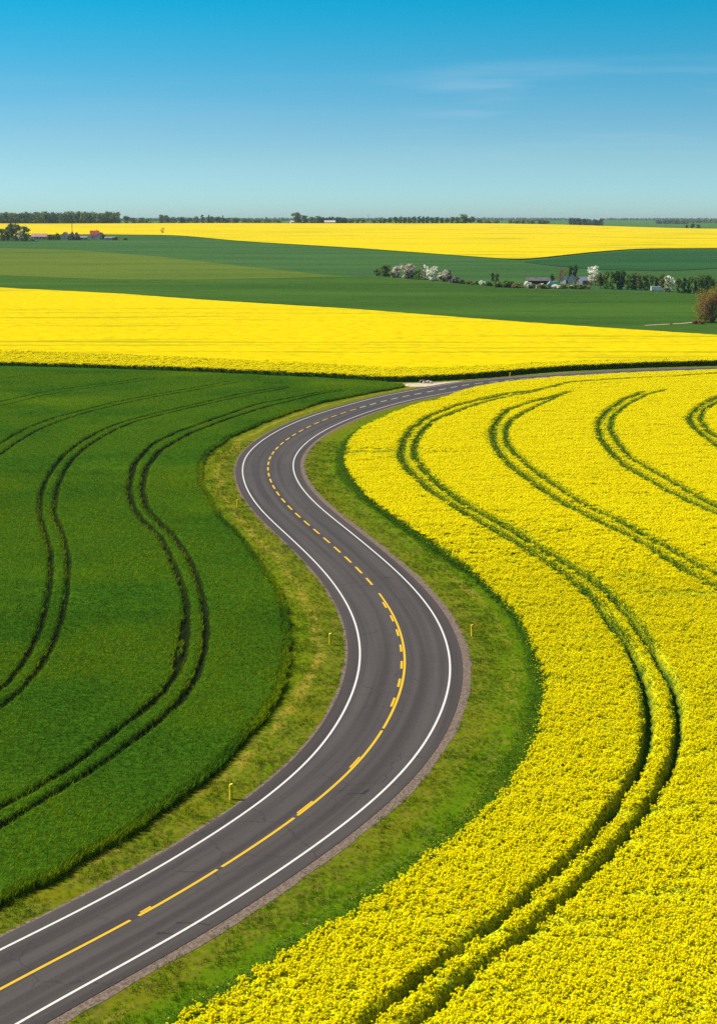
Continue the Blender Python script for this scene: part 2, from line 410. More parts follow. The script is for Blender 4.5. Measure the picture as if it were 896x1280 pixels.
shadow_paint('painted_shadow', [[(451,993),(457,988),(462,987.5),(461,989.5),(455,993.5)], [(434,992),(452,992),(452,993),(434,993)]], 'short dark painted shadow smear in the right lane on the bend')

# ------------------------------------------------------------------ field outlines
wheat_edge = [(505,484),(490,487),(462,492),(404,503.5),(346,522.4),(288,547),(256,570),(249,587.7),(253,611),(273.5,645.7),(299.6,674.7),(328.7,712.5),(346,738),(357.7,784.5),(360.6,825),(346,871.5),(311,921),(273.5,960),(240,987),(190,1024),(143,1058),(107,1077.5),(71,1095),(36,1113),(0,1131),(-80,1168),(-260,1240)]
WE = smooth(px(wheat_edge), .5, 1.5)
WE = WE + normals(WE)*((vnoise(np.arange(len(WE))*.16, np.zeros(len(WE)), 2)-.5)*.5 + (vnoise(np.arange(len(WE))*.5, np.zeros(len(WE)), 9)-.5)*.35)[:, None]
wheat_top = px([(505,482.5),(471,478.5),(400,474.5),(240,467),(120,462.5),(0,459.5),(-90,457)])
WPOLY = np.concatenate([WE, [[-95, 58]], wheat_top[::-1]])
yel_edge = [(1150,456.5),(1000,459),(896,461.7),(816,464.7),(766,466.7),(720,469.7),(680,472),(640,476),(610,480),(580,487),(560,494),(546,500),(525,503.4),(498,513),(471,525),(455,532),(438.8,548.4),(431,564.5),(433,580.5),(444,599),(460,618),(479,634),(500,647.5),(519,660),(547,680),(587.5,707),(617.6,737),(648,767),(664.5,801),(676,834),(679.5,874),(672,911),(655,950),(628,988),(597,1019),(566,1046),(526.5,1072),(490,1102),(428,1142),(356,1187),(294,1227),(227,1266),(150,1308),(60,1360),(-60,1420)]
YE = smooth(px(yel_edge, 1.15), .5, 1.2)
weed_edge = [(640,478),(560,497),(498,514.5),(455,534),(428,550),(419,572),(420,596),(443.5,620),(494,660),(551,700),(601,732),(634,771),(651,807),(659.5,854),(654,894.5),(634,934.7),(607.6,971.5),(575,1015),(530,1060),(480,1100),(410,1148),(330,1200),(230,1262),(140,1312),(60,1362)]
WD = smooth(px(weed_edge), .5, 1.5)
YPOLY = np.concatenate([YE, [[150, 40]], [[200, 200]], [[YE[0][0]+10, YE[0][1]]]])
WDPOLY = np.concatenate([WD, YE[::-1][10:-20]])

T_yellow = [
 ([(896,467.5),(840,471.5),(783,474),(711,479),(672,489),(631.6,493.5),(607.5,498.8),(570,508),(535,521.6),(513.8,537.7),(503,553.8),(500.4,569.8),(505.7,583),(521.8,599),(543,618),(564.7,631.4),(580.7,642),(602,654),(640,675.7),(663,691),(685.7,704),(705.7,720),(725.7,734),(745.7,754),(760,774),(777,797),(791.4,820),(803,846),(810,877),(811.5,905.7),(807,934),(800,957),(783,985.7),(763,1014),(745.7,1037),(721,1068),(681,1100),(641,1136.5),(600.7,1168.7),(552.5,1201),(512,1233),(480,1261),(440,1297),(380,1350)], .30),
 ([(668,491),(640,495.5),(618,500),(591.4,508),(564.7,517.6),(543,525.6),(527,540),(517.8,556),(517.8,572.5),(529.8,588.6),(546,604.7),(570,623.4),(591.4,636.8),(613,648),(640,663),(668.6,681.4),(697,698.6),(720,713),(740,725.7),(760,743),(777,760),(794,780),(808.6,803),(823,825.7),(840,854),(847,883),(848,914),(841.4,948.6),(828.6,980),(811.4,1005.7),(790,1034),(761.4,1070),(721,1108),(689,1138),(657,1168.7),(608.7,1200.8),(572.6,1233),(536.4,1265),(500,1297),(440,1350)], .28),
 ([(711,491),(697,495.7),(668.6,502),(634,513.5),(621,527),(615,540),(617.4,556.4),(627,571),(640,585),(668.6,605.7),(697,625.7),(725.7,641),(754,655),(783,668),(811.4,685.7),(840,703),(868.6,721.4),(896,734),(960,762)], .28),
 ([(703,494),(668.6,510),(651.4,518.6),(638,527),(631.6,538),(633,553.8),(642,567),(660,583),(683,600),(711.4,620),(745,639),(777,653),(811.4,673),(840,688.6),(868.6,705.7),(896,718.6),(960,748)], .2),
 ([(803,491),(777,501.4),(757,515.7),(747,530),(750,548.6),(763,565.7),(780,583),(805.7,597),(834,614),(863,628.6),(896,643),(960,672)], .28),
 ([(831,488.6),(808.6,494),(783,507),(765.7,521.4),(762,537),(771.4,554),(788.6,574),(811.4,587),(840,603),(868.6,620),(896,634),(960,660)], .2),
 ([(930,487),(896,497),(874,508.6),(860,524),(868.6,537),(896,558.6),(960,590)], .28),
 ([(940,491),(896,503),(880,513),(874,524),(883,538.6),(896,547),(960,577)], .22)]
def run_on(P):
    """carry a wheel mark on past the last traced point"""
    for e in (0, -1):
        q = P[e]
        if q[0] > .246*q[1] and q[1] > 80:
            t = P[e]-P[5 if e == 0 else -6]; t /= np.hypot(*t); ex = q+t*np.arange(1, 60)[:, None]
            P = np.concatenate([ex[::-1], P]) if e == 0 else np.concatenate([P, ex])
    return P
TY = [(run_on(smooth(px(p, .9), .5, 1.2)), w) for p, w in T_yellow]
T_wheat = [
 ([(0,502),(53.6,490),(107,482),(150,477),(175,473)], .15), ([(0,507.6),(53.6,494),(107,485),(161,478),(198,473)], .15),
 ([(0,473),(27,469.5),(60,467.5)], .12),
 ([(-60,580),(0,554.5),(16,544),(35,534),(67,522),(107,511.6),(150,501),(187.5,494),(240,485),(287,476.5)], .18),
 ([(-60,595),(0,568),(16,556),(40,541),(67,529),(107,515.6),(150,505),(187.5,497),(240,488),(300,477)], .18),
 ([(360,482.5),(300,492),(240,506),(198,515.6),(166,523.7),(145,530),(120.5,541),(99,553),(80,568),(67,584),(57.6,600),(51,618),(50,640),(57,667),(64,690),(63.6,723.7),(58.6,754),(50,787),(37,814),(20,841),(0,861),(-60,905)], .20),
 ([(365,483.5),(300,496),(240,509),(198,519),(171,526),(150,534),(128.6,545),(107,558.5),(91,573),(80,589),(71,610),(67.5,640),(80,670),(86,700),(83.7,740),(77,774),(63.6,811),(47,837.5),(23,864),(0,883),(-60,925)], .20),
 ([(435,486),(400,490),(320,505),(270,522.5),(220,540),(190,555),(167.5,580),(161,610),(166,632),(177,648),(201,670),(214,697),(226,724),(232.7,750.5),(234,780.6),(231,814),(221,841),(201,867.7),(174,891),(144.7,912),(112.5,939),(80,963),(40,987),(0,1009),(-80,1045)], .25),
 ([(430,488),(400,492),(330,509),(280,525),(235,542.5),(200,562.5),(182.5,585),(177.5,610),(184,635),(200,652),(218,670),(235,693.6),(247.7,723.7),(256,757),(258.5,787),(254,821),(244,847.6),(225,876),(193,904),(160.7,928),(128.6,952.5),(91,976.6),(53.6,998),(21,1019.5),(0,1031.5),(-80,1070)], .25),
 ([(228,775),(223,800),(217,835)], .1), ([(-30,818),(20,815),(60,822),(115,828)], .1), ([(262,803),(300,806),(345,811)], .1)]
TW = [(smooth(px(p, .45), .5, 1.2), w) for p, w in T_wheat]

# ------------------------------------------------------------------ ground sheet
def grid_lines(lo, hi, fine, mx, growth=1.12):
    a = list(np.arange(lo, hi+fine, fine)); st = fine
    r = []; x = a[-1]
    while x < mx:
        st *= growth; x += st; r.append(x)
    st = fine; l = []; x = a[0]
    return a, r
ax, rx = grid_lines(-95, 115, .9, 7000, 1.06)
lx = [-(v-115)-95 for v in rx][::-1]
gx = np.array(lx+ax+rx)
ay, ry = grid_lines(30, 350, .8, 12500, 1.018)
ly = list(np.linspace(-400, 22, 20))
gy = np.array(ly+ay+ry)
XX, YY = np.meshgrid(gx, gy); Q = np.c_[XX.ravel(), YY.ravel()]
rdist, ri = dist_to(Q, CL, 24)
rarc = np.where(rdist < 500, S[ri], 0); rdist = np.minimum(rdist, 40)
sgn = np.sign(((Q-CL[ri])*NN[ri]).sum(1)); 
Z = H(Q[:, 0], Q[:, 1])
nx, ny = len(gx), len(gy)
i, j = np.meshgrid(np.arange(ny-1), np.arange(nx-1), indexing='ij'); a = i*nx+j
ground = new_mesh('ground', np.c_[Q, Z], np.stack([a, a+1, a+nx+1, a+nx], -1).reshape(-1, 4), M['ground'], smooth_=True)
fattr(ground.data, 'lush', 1-sstep(.4, 2.2, dist_to(Q, WD, 6)[0])); fattr(ground.data, 'road_side', sgn); fattr(ground.data, 'road_dist', rdist); fattr(ground.data, 'road_arc', rarc)
tag(ground, 'rolling farmland ground with olive grass verges beside the road', 'ground', kind='structure')

# ------------------------------------------------------------------ plants to scatter (not linked to the scene themselves)
def proto(name, V, Fc, midx, mats):
    me = bpy.data.meshes.new(name); me.from_pydata([tuple(v) for v in V], [], Fc)
    for m_ in mats: me.materials.append(m_)
    me.polygons.foreach_set('material_index', midx); me.update()
    return bpy.data.objects.new(name, me)
def rnd(a, b): return random.uniform(a, b)
def tri_cloud(V, Fc, mi, c, r, n, s, mat, flat=.6, up=1.1):
    for _ in range(n):
        u = np.random.default_rng(random.randrange(1 << 30)).normal(size=3); u /= np.linalg.norm(u)
        rr = r*rnd(.35, 1)**.5; p_ = np.array(c)+u*rr*[1, 1, flat]
        nn = u*.7+[0, 0, up]; nn /= np.linalg.norm(nn)
        t1 = np.cross(nn, [rnd(-1, 1), rnd(-1, 1), .3]); t1 /= np.linalg.norm(t1)+1e-6; t2 = np.cross(nn, t1)
        b = len(V); sz = s*rnd(.7, 1.25)
        V += [p_+t1*sz, p_+t2*sz*.8, p_-t1*sz, p_-t2*sz*.8]; Fc.append((b, b+1, b+2, b+3)); mi.append(mat)
def rape_plant(name, heads, hr, nq, qs, spread, leaves, ls, top=(1.0, 1.25), low=.25):
    V, Fc, mi = [], [], []
    for _ in range(heads):
        a_ = rnd(0, 6.28); r_ = spread*rnd(0, 1)**.5; c = (math.cos(a_)*r_, math.sin(a_)*r_, rnd(*top))
        hr_ = hr*rnd(.55, 1.25); tri_cloud(V, Fc, mi, c, hr_, max(6, int(nq*(hr_/hr)**1.5)), qs, 1, rnd(.6, 1.0), 2.1)
        b = len(V)   # stem under the head
        V += [np.array([c[0]-.012, c[1], c[2]-.03]), np.array([c[0]+.012, c[1], c[2]-.03]), np.array([c[0]*.5+.012, c[1]*.5, low]), np.array([c[0]*.5-.012, c[1]*.5, low])]
        Fc.append((b, b+1, b+2, b+3)); mi.append(0)
    for _ in range(leaves):
        a_ = rnd(0, 6.28); r_ = spread*1.15*rnd(.1, 1)**.5
        tri_cloud(V, Fc, mi, (math.cos(a_)*r_, math.sin(a_)*r_, rnd(low, top[0]-.02)), .05, 1, ls, 0)
    return proto(name, V, Fc, mi, [M['rleaf'], M['petal']])
def leaf_plant(name, n, h, spread, s, mats, flowers=0):
    V, Fc, mi = [], [], []
    for _ in range(n):
        a_ = rnd(0, 6.28); r_ = spread*rnd(.05, 1)**.5
        tri_cloud(V, Fc, mi, (math.cos(a_)*r_, math.sin(a_)*r_, rnd(.1, 1)*h), .06, 1, s, 0)
    for _ in range(flowers):
        a_ = rnd(0, 6.28); tri_cloud(V, Fc, mi, (math.cos(a_)*spread*.6, math.sin(a_)*spread*.6, h*rnd(.9, 1.1)), .05, 8, .03, 1)
    return proto(name, V, Fc, mi, mats)
def blades(name, n, h, spread, w, lean, mat):
    V, Fc, mi = [], [], []
    for _ in range(n):
        a_ = rnd(0, 6.28); r_ = spread*rnd(0, 1)**.5; b0 = np.array([math.cos(a_)*r_, math.sin(a_)*r_, 0])
        d_ = rnd(0, 6.28); dv = np.array([math.cos(d_), math.sin(d_), 0]); sv = np.array([-dv[1], dv[0], 0])*w*rnd(.7, 1.3)
        hh = h*rnd(.75, 1.15); L_ = lean*rnd(.3, 1.2)
        m1 = b0+dv*L_*.35*hh+[0, 0, hh*.65]; tp = b0+dv*L_*hh+[0, 0, hh*rnd(.85, 1.0)]
        b = len(V); V += [b0-sv*.6, b0+sv*.6, m1+sv, m1-sv, tp]
        Fc += [(b, b+1, b+2, b+3), (b+3, b+2, b+4)]; mi += [0, 0]
    return proto(name, V, Fc, mi, [mat])
def collection(name, obs):
    c = bpy.data.collections.new(name)
    for o in obs: c.objects.link(o)
    return c
C_rape = collection('rapeseed_plants_source', 
    [rape_plant('rape_a%d' % q, 13, .062, 20, .030, .21, 9, .065, (.92, 1.28)) for q in range(4)] +
    [rape_plant('rape_b%d' % q, 15, .10, 10, .066, .42, 3, .10, (1.06, 1.20)) for q in range(3)] +
    [leaf_plant('rape_c%d' % q, 26, .95, .28, .06, [M['rstem'], M['petal']], q) for q in range(3)] +
    [leaf_plant('rape_d%d' % q, 18, .40, .26, .05, [M['fringe'], M['petal']], 0) for q in range(2)])
C_wheat = collection('wheat_plants_source',
    [blades('wheat_a%d' % q, 15, .62, .19, .020, .45, M['wheat']) for q in range(4)] +
    [blades('wheat_b%d' % q, 16, .62, .38, .028, .4, M['wheat']) for q in range(2)])
C_grass = collection('grass_tufts_source',
    [blades('grass_a%d' % q, 12, .16, .15, .010, .9, M['grass']) for q in range(3)] +
    [blades('grass_b%d' % q, 10, .15, .15, .010, 1.0, M['grassdry']) for q in range(2)])

def add_scatter(o, coll, keep=True):
    ng = bpy.data.node_groups.new('scatter_'+o.name, 'GeometryNodeTree')
    ng.interface.new_socket('Geometry', in_out='INPUT', socket_type='NodeSocketGeometry')
    ng.interface.new_socket('Geometry', in_out='OUTPUT', socket_type='NodeSocketGeometry')
    n = ng.nodes; l = ng.links
    gi = n.new('NodeGroupInput'); go = n.new('NodeGroupOutput')
    def at(name, typ):
        a_ = n.new('GeometryNodeInputNamedAttribute'); a_.data_type = typ; a_.inputs['Name'].default_value = name; return a_.outputs['Attribute']
    ci = n.new('GeometryNodeCollectionInfo'); ci.inputs['Collection'].default_value = coll
    ci.inputs['Separate Children'].default_value = True; ci.inputs['Reset Children'].default_value = True
    iop = n.new('GeometryNodeInstanceOnPoints')
    cmp_ = n.new('FunctionNodeCompare'); cmp_.operation = 'GREATER_THAN'; cmp_.data_type = 'FLOAT'; cmp_.inputs[1].default_value = .5
    l.new(at('plant', 'FLOAT'), cmp_.inputs[0]); l.new(cmp_.outputs[0], iop.inputs['Selection'])
    l.new(gi.outputs[0], iop.inputs['Points']); l.new(ci.outputs[0], iop.inputs['Instance'])
    iop.inputs['Pick Instance'].default_value = True; l.new(at('vid', 'INT'), iop.inputs['Instance Index'])
    cx = n.new('ShaderNodeCombineXYZ'); l.new(at('rot', 'FLOAT'), cx.inputs[2]); l.new(cx.outputs[0], iop.inputs['Rotation'])
    l.new(at('scl', 'FLOAT'), iop.inputs['Scale'])
    j_ = n.new('GeometryNodeJoinGeometry'); l.new(iop.outputs[0], j_.inputs[0])
    if keep: l.new(gi.outputs[0], j_.inputs[0])
    l.new(j_.outputs[0], go.inputs[0])
    md = o.modifiers.new('plants', 'NODES'); md.node_group = ng

def jitter_points(lo, hi, den, ymin, ymax, margin=18):
    """jittered grid inside the strip the camera and a neighbour of it could see"""
    st = 1/math.sqrt(den)
    xs = np.arange(-.25*ymax-margin, .25*ymax+margin, st); ys = np.arange(ymin, ymax, st)
    X, Y = np.meshgrid(xs, ys); P = np.c_[X.ravel(), Y.ravel()] + (rng.random((X.size, 2))-.5)*st*.95
    m = (np.abs(P[:, 0]) < .255*P[:, 1]+margin)
    return P[m]

def field(name, poly, edge_lines, tracks, hc, step, mats, spec, nearest, basecol=None, edge_in=.35, wide=0):
    """canopy sheet with troughs where wheels ran, plus plant points"""
    lo = poly.min(0)-1; hi = poly.max(0)+1
    lo = np.maximum(lo, [-110, 40]); hi = np.minimum(hi, [115, 352])
    xs = np.arange(lo[0], hi[0], step); ys = np.arange(lo[1], hi[1], step)
    X, Y = np.meshgrid(xs, ys); Q = np.c_[X.ravel(), Y.ravel()]
    vis = np.abs(Q[:, 0]) < .255*Q[:, 1]+20
    ins = inside(Q, poly) & vis
    def prof(Q):
        de = np.full(len(Q), 99.)
        for e in edge_lines: de = np.minimum(de, dist_to(Q, e, 6)[0])
        f = np.ones(len(Q)); tr = np.full(len(Q), 9.)
        for P_, w in tracks:
            d_ = dist_to(Q, P_, 3)[0] - w*(1 + (wide*np.clip((Q[:, 1]-90)/110, 0, 1)) + .5*(vnoise(Q[:, 0]*.6, Q[:, 1]*.6, 5)-.5)); tr = np.minimum(tr, d_)
        f = sstep(.12, edge_in+.1, de)*sstep(-.12, .16, tr)
        return de, tr, f
    de = np.full(len(Q), 0.); tr = np.full(len(Q), 0.); f = np.zeros(len(Q))
    de[ins], tr[ins], f[ins] = prof(Q[ins])
    und = (fbm(Q[:, 0]/3.5, Q[:, 1]/1.6, 1, 3)-.5)
    z = .05 + f*(hc-.05+und*hc*.22)
    ids = -np.ones(len(Q), int); ids[ins] = np.arange(ins.sum())
    nx_, ny_ = len(xs), len(ys)
    i, j = np.meshgrid(np.arange(ny_-1), np.arange(nx_-1), indexing='ij'); a = (i*nx_+j).ravel()
    quad = np.stack([a, a+1, a+nx_+1, a+nx_], -1)
    quad = ids[quad]; quad = quad[(quad >= 0).all(1)]
    V0 = np.c_[Q[ins], z[ins]]; bare0 = 1-f[ins]
    PV, vid, scl, rot = spec(prof)
    V = np.concatenate([V0, PV]); n0, n1 = len(V0), len(PV)
    o = new_mesh(name, V, quad, mats)
    fattr(o.data, 'bare', np.r_[np.clip(bare0*1.3, 0, 1), np.zeros(n1)])
    fattr(o.data, 'plant', np.r_[np.zeros(n0), np.ones(n1)])
    fattr(o.data, 'vid', np.r_[np.zeros(n0), vid], 'INT')
    fattr(o.data, 'scl', np.r_[np.ones(n0), scl]); fattr(o.data, 'rot', np.r_[np.zeros(n0), rot])
    print(name, 'canopy', n0, 'plants', n1)
    return o

THIN = [(px(p_, 1.0), r__, q_) for p_, r__, q_ in [
    ([(728,722),(765,716),(800,723)], 1.3, .7), ([(745,742),(770,738),(815,745),(896,738)], 1.3, .45), ([(820,742),(896,744)], .9, .7), ([(756,760),(800,770)], 1.0, .4),
    ([(755,912),(790,918)], .6, .55), ([(840,950),(885,940),(930,930)], .5, .7), ([(850,895),(900,880)], .5, .4), ([(730,978),(760,976)], .4, .6), ([(830,1014),(855,1012)], .4, .6),
    ([(690,1160),(735,1157)], .35, .9), ([(580,1168),(620,1163)], .4, .6), ([(470,575),(500,572)], 1.5, .3), ([(595,548),(618,540)], 2.2, .35), ([(775,585),(800,592)], 1.8, .4),
    ([(340,1230),(350,1225)], .3, .6), ([(425,1247),(440,1240)], .3, .6), ([(560,1215),(600,1205)], .3, .5), ([(845,1100),(880,1095)], .35, .5), ([(600,1050),(640,1040)], .3, .35)]]
def rape_spec(prof):
    out = []
    for den, y0, y1, fine_ in ((8.5, 44, 175, 1), (5.5, 125, 346, 0)):
        P = jitter_points(0, 0, den, y0, y1)
        P = P[inside(P, YPOLY)]
        bl = sstep(125, 175, P[:, 1]); P = P[rng.random(len(P)) < (1-bl if fine_ else bl)]     # the two sizes fade into each other
        de, tr, f = prof(P)
        keep = (de > .06) & (tr > (.12 if fine_ else .16))
        P, de, tr = P[keep], de[keep], tr[keep]
        # thin, leafy patches: streaks across the field and beside the wheel marks
        th = fbm(P[:, 0]/9, P[:, 1]/2.2, 4, 3); big = fbm(P[:, 0]/26, P[:, 1]/14, 8, 2)
        lean = np.clip((th-.60)*4, 0, .5)*(big > .40) + np.clip((big-.68)*4, 0, .45)
        lean += np.where(P[:, 1] < 95, np.where(tr < .4, .2, 0), np.where(tr < np.where(P[:, 1] < 150, .50, .80), .92, 0))
        for pl_, rad, pr_ in THIN:
            lean += pr_*np.clip(1.3-dist_to(P, pl_, 8)[0]/(rad*1.4), 0, 1)
        leaf = rng.random(len(P)) < lean + np.where(P[:, 1] < 130, .05, .01)
        und = (fbm(P[:, 0]/3.5, P[:, 1]/1.6, 1, 3)-.5)
        z = und*(.34-.12*sstep(125, 175, P[:, 1])) + (rng.random(len(P))-.5)*np.where(P[:, 1] > 150, .08, .16)
        if fine_: vid = rng.integers(0, 4, len(P))
        else: vid = rng.integers(4, 7, len(P))
        z = np.where(leaf, z+np.where(P[:, 1] > 95, .22, .12), z)
        vid = np.where(leaf, rng.integers(7, 10, len(P)), vid)
        s = (.85+.3*rng.random(len(P)))*np.where(leaf & (P[:, 1] > 150), 1.25, 1.0)
        z = np.minimum(z, .0 + z) - (s-1)*1.0
        out.append((np.c_[P, z], vid, s, rng.random(len(P))*6.28))
    # leafy margin towards the road verge
    P = jitter_points(0, 0, 7, 44, 330); m_ = inside(P, WDPOLY); P = P[m_]
    dY = dist_to(P, YE, 12)[0]
    s = np.clip(.95 - .20*dY + .25*(rng.random(len(P))-.5), .25, 1.1)
    keep = rng.random(len(P)) < np.clip(1.15-.12*dY, .3, 1); P, s, dY = P[keep], s[keep], dY[keep]
    fr_ = (dY > 1.0+.9*vnoise(P[:, 0]*.5, P[:, 1]*.5, 2)) & (rng.random(len(P)) < .8)
    s = np.where(fr_, .7+.5*rng.random(len(P)), s)
    out.append((np.c_[P, s*0-.02], np.where(fr_, rng.integers(10, 12, len(P)), np.where(rng.random(len(P)) < .9, 7, 8)), s, rng.random(len(P))*6.28))
    for tp, w in TY:                       # leafy rims along the wheel marks
        nn_ = normals(tp)
        for o_, dz_ in ((-w-.12, .2), (w+.12, .2), (-w+.1, -.05), (w-.1, -.05), (0, -.12)):
            Pt = resample(tp + nn_*o_, .26); Pt = Pt+(rng.random(Pt.shape)-.5)*.16; Pt = Pt[(Pt[:, 1] > (112 if dz_ > 0 else 128)) & inside(Pt, YPOLY)]; nt_ = len(Pt)
            out.append((np.c_[Pt, dz_+(rng.random(nt_)-.5)*.12], rng.integers(7, 9, nt_), .95+.2*rng.random(nt_), rng.random(nt_)*6.28))
    Pe = resample(YE, .22); Pe = Pe+(rng.random(Pe.shape)-.5)*.45; Pe = Pe[(Pe[:, 1] > 46)]; ne = len(Pe)
    out.append((np.c_[Pe, rng.random(ne)*.08], rng.integers(7, 10, ne), .95+.25*rng.random(ne), rng.random(ne)*6.28))
    return tuple(np.concatenate([o_[q] for o_ in out]) for q in range(4))
fy = field('rapeseed_field', YPOLY, [YE], TY, .97, .3, M['rape_base'], rape_spec, None)
add_scatter(fy, C_rape)
tag(fy, 'large yellow rapeseed field filling the right side with curved wheel tracks', 'rapeseed crop', kind='stuff')

def edge_rows(E_, poly, y0):
    P = np.concatenate([resample(E_, .13), resample(E_, .17)]); P = P+(rng.random(P.shape)-.5)*.36
    P = P[(P[:, 1] > y0) & (np.abs(P[:, 0]) < .26*P[:, 1]+15)]; fa = P[:, 1] > 150
    P = P[~fa | (rng.random(len(P)) < .5)]; n = len(P); s = .8+.3*rng.random(n)
    return (np.c_[P, np.zeros(n)], rng.integers(0, 4, n), s, rng.random(n)*6.28)
def wheat_spec(prof):
    out = []
    for den, y0, y1, fine_ in ((12, 58, 125, 1), (5, 125, 200, 2), (2.6, 200, 338, 0)):
        P = jitter_points(0, 0, den, y0, y1); P = P[inside(P, WPOLY)]
        de, tr, f = prof(P); keep = (de > .05) & (tr > .10); P = P[keep]
        und = (fbm(P[:, 0]/3.5, P[:, 1]/1.6, 1, 3)-.5)
        z = und*.14 + (rng.random(len(P))-.5)*.12 - .0
        s = .85+.3*rng.random(len(P))
        vid = rng.integers(0, 4, len(P)) if fine_ == 1 else rng.integers(4, 6, len(P))
        out.append((np.c_[P, z-(s-1)*.5], vid, s, rng.random(len(P))*6.28))
    return (lambda E_: tuple(np.concatenate([o_[q] for o_ in out+[E_]]) for q in range(4)))(edge_rows(WE, WPOLY, 54))
fw = field('wheat_field', WPOLY, [WE], TW, .46, .24, M['wheat_base'], wheat_spec, None, edge_in=.25, wide=.6)
add_scatter(fw, C_wheat)
tag(fw, 'dark green young wheat field on the left with paired wheel tracks', 'wheat crop', kind='stuff')

# verge grass
P = np.concatenate([jitter_points(0, 0, 9, 48, 130, 8), jitter_points(0, 0, 4, 130, 230, 8)])
dr, ir = dist_to(P, CL, 24); sg = ((P-CL[ir])*NN[ir]).sum(1)
lim = np.where(sg > 0, WW[ir]/2+1.55, WW[ir]/2+1.14)
keep = (dr < 23) & (dr > lim+.1*rng.random(len(P))) & ~inside(P, WPOLY) & ~inside(P, YPOLY)
P, dr, ir = P[keep], dr[keep], ir[keep]
cl_ = fbm(P[:, 0]/1.3, P[:, 1]/1.3, 3, 2)
streak = vnoise(dr*.9, S[ir]*.05, 6)
s = (.55+1.5*np.clip(cl_-.3, 0, 1))*(.8+.4*rng.random(len(P)))*np.where(P[:, 1] > 130, 1.35, 1)
keep = rng.random(len(P)) < np.clip(.25+1.3*cl_, 0, 1); P, s, streak = P[keep], s[keep], streak[keep]
dryp = np.where(streak > .70, .45, .03)
vid = np.where(rng.random(len(P)) < dryp, rng.integers(3, 5, len(P)), rng.integers(0, 3, len(P)))
gr = new_mesh('verge_grass', np.c_[P, np.zeros(len(P))], np.zeros((0, 4), int), M['grass'])
n1 = len(P); print('grass', n1)
fattr(gr.data, 'plant', np.ones(n1)); fattr(gr.data, 'vid', vid, 'INT'); fattr(gr.data, 'scl', s); fattr(gr.data, 'rot', rng.random(n1)*6.28)
add_scatter(gr, C_grass, keep=False)
tag(gr, 'short olive and straw coloured grass tufts on both road verges', 'grass', kind='stuff')

# ------------------------------------------------------------------ distant fields
def span(pts, off=0, n=260):
    xs = np.array([p_[0] for p_ in pts]); o_ = np.argsort(xs); pts = np.array(pts, float)[o_]
    x = np.linspace(pts[0, 0], pts[-1, 0], n); y = np.interp(x, pts[:, 0], pts[:, 1])
    kq = np.exp(-.5*(np.arange(-9, 10)/3.0)**2); kq /= kq.sum(); 
    y = np.convolve(np.pad(y, 9, 'reflect', reflect_type='odd'), kq, 'valid')
    return px(list(zip(x, y)), off)
mid_bot_px = [(-230,451),(-100,454),(0,458.5),(120,461.5),(240,465.5),(400,473),(453,475.7),(489,477.8),(521,477),(560,475.2),(580,474),(620,471),(660,467),(700,464),(720,463.2),(766,461),(816,459),(896,457),(1000,455.5),(1130,454.5)]
mid_top_px = [(-230,349),(-100,354),(0,359),(150,366.5),(250,374),(448,386),(640,401),(750,408.5),(896,418),(1000,425),(1130,433)]
MB = span(mid_bot_px); MT = span(mid_top_px, 1.15)
bumps = lambda X, Y: (fbm(X/5, Y/2.5, 1, 3)-.5)*.2
fm = loft(MB, MT, 170, 'rapeseed_field', M['mid_yellow'], 1.02, bumps, warp=1.3)
# leafy side of the crop towards the road and the wheat
def side(A, h, name, parent, out=.25, mat=None):
    A = smooth(A, 1.0, 1.0); nrm = normals(A)
    if nrm[len(A)//2, 1] > 0: nrm = -nrm
    rows = []
    for v in np.linspace(0, 1, 5):
        Q_ = A + nrm*(out*(1-v) + .25*(vnoise(A[:, 0]*1.5, A[:, 1]*0+v*3, 2)-.5))[:, None]
        rows.append(np.c_[Q_, H(Q_[:, 0], Q_[:, 1])+h*v + (v == 1)*.12*(vnoise(A[:, 0]*2, A[:, 1]*0, 3)-.5)])
    V = np.concatenate(rows); mm = len(A); i, j = np.meshgrid(np.arange(4), np.arange(mm-1), indexing='ij'); q = i*mm+j
    return new_mesh(name, V, np.stack([q, q+1, q+mm+1, q+mm], -1).reshape(-1, 4), mat or M['side'], parent)
side(MB, 1.02, 'crop_side', fm, .3)
tag(fm, 'wide yellow rapeseed field rising behind the road with a dark leafy edge', 'rapeseed crop', kind='stuff')
# plants on its near part and rim
Pm = []
n_ = 17000
u = rng.random(n_); v = rng.random(n_)**1.3*.085
idx = u*(len(MB)-1); i0 = idx.astype(int); fr = (idx-i0)[:, None]; i1 = np.minimum(i0+1, len(MB)-1)
Pa = MB[i0]*(1-fr)+MB[i1]*fr; Pb = MT[i0]*(1-fr)+MT[i1]*fr
Pp = Pa*(1-v[:, None])+Pb*v[:, None]
rim = resample(MB, .35); rim = np.concatenate([rim + (rng.random(rim.shape)-.5)*[.4, .5] - [0, w_] for w_ in (.0, .2)])
V = np.concatenate([np.c_[Pp, H(Pp[:, 0], Pp[:, 1])-.05*rng.random(len(Pp))+bumps(Pp[:, 0], Pp[:, 1])], np.c_[rim, H(rim[:, 0], rim[:, 1])]])
vid = np.r_[rng.integers(4, 7, n_), rng.integers(7, 10, len(rim))]
pl = new_mesh('rapeseed_plants', V, np.zeros((0, 4), int), M['petal'], fm); pl['kind'] = 'stuff'
n1 = len(V); fattr(pl.data, 'plant', np.ones(n1)); fattr(pl.data, 'vid', vid, 'INT')
fattr(pl.data, 'scl', np.r_[.95+.35*rng.random(n_), .8+.45*rng.random(len(rim))]); fattr(pl.data, 'rot', rng.random(n1)*6.28)
add_scatter(pl, C_rape, keep=False)

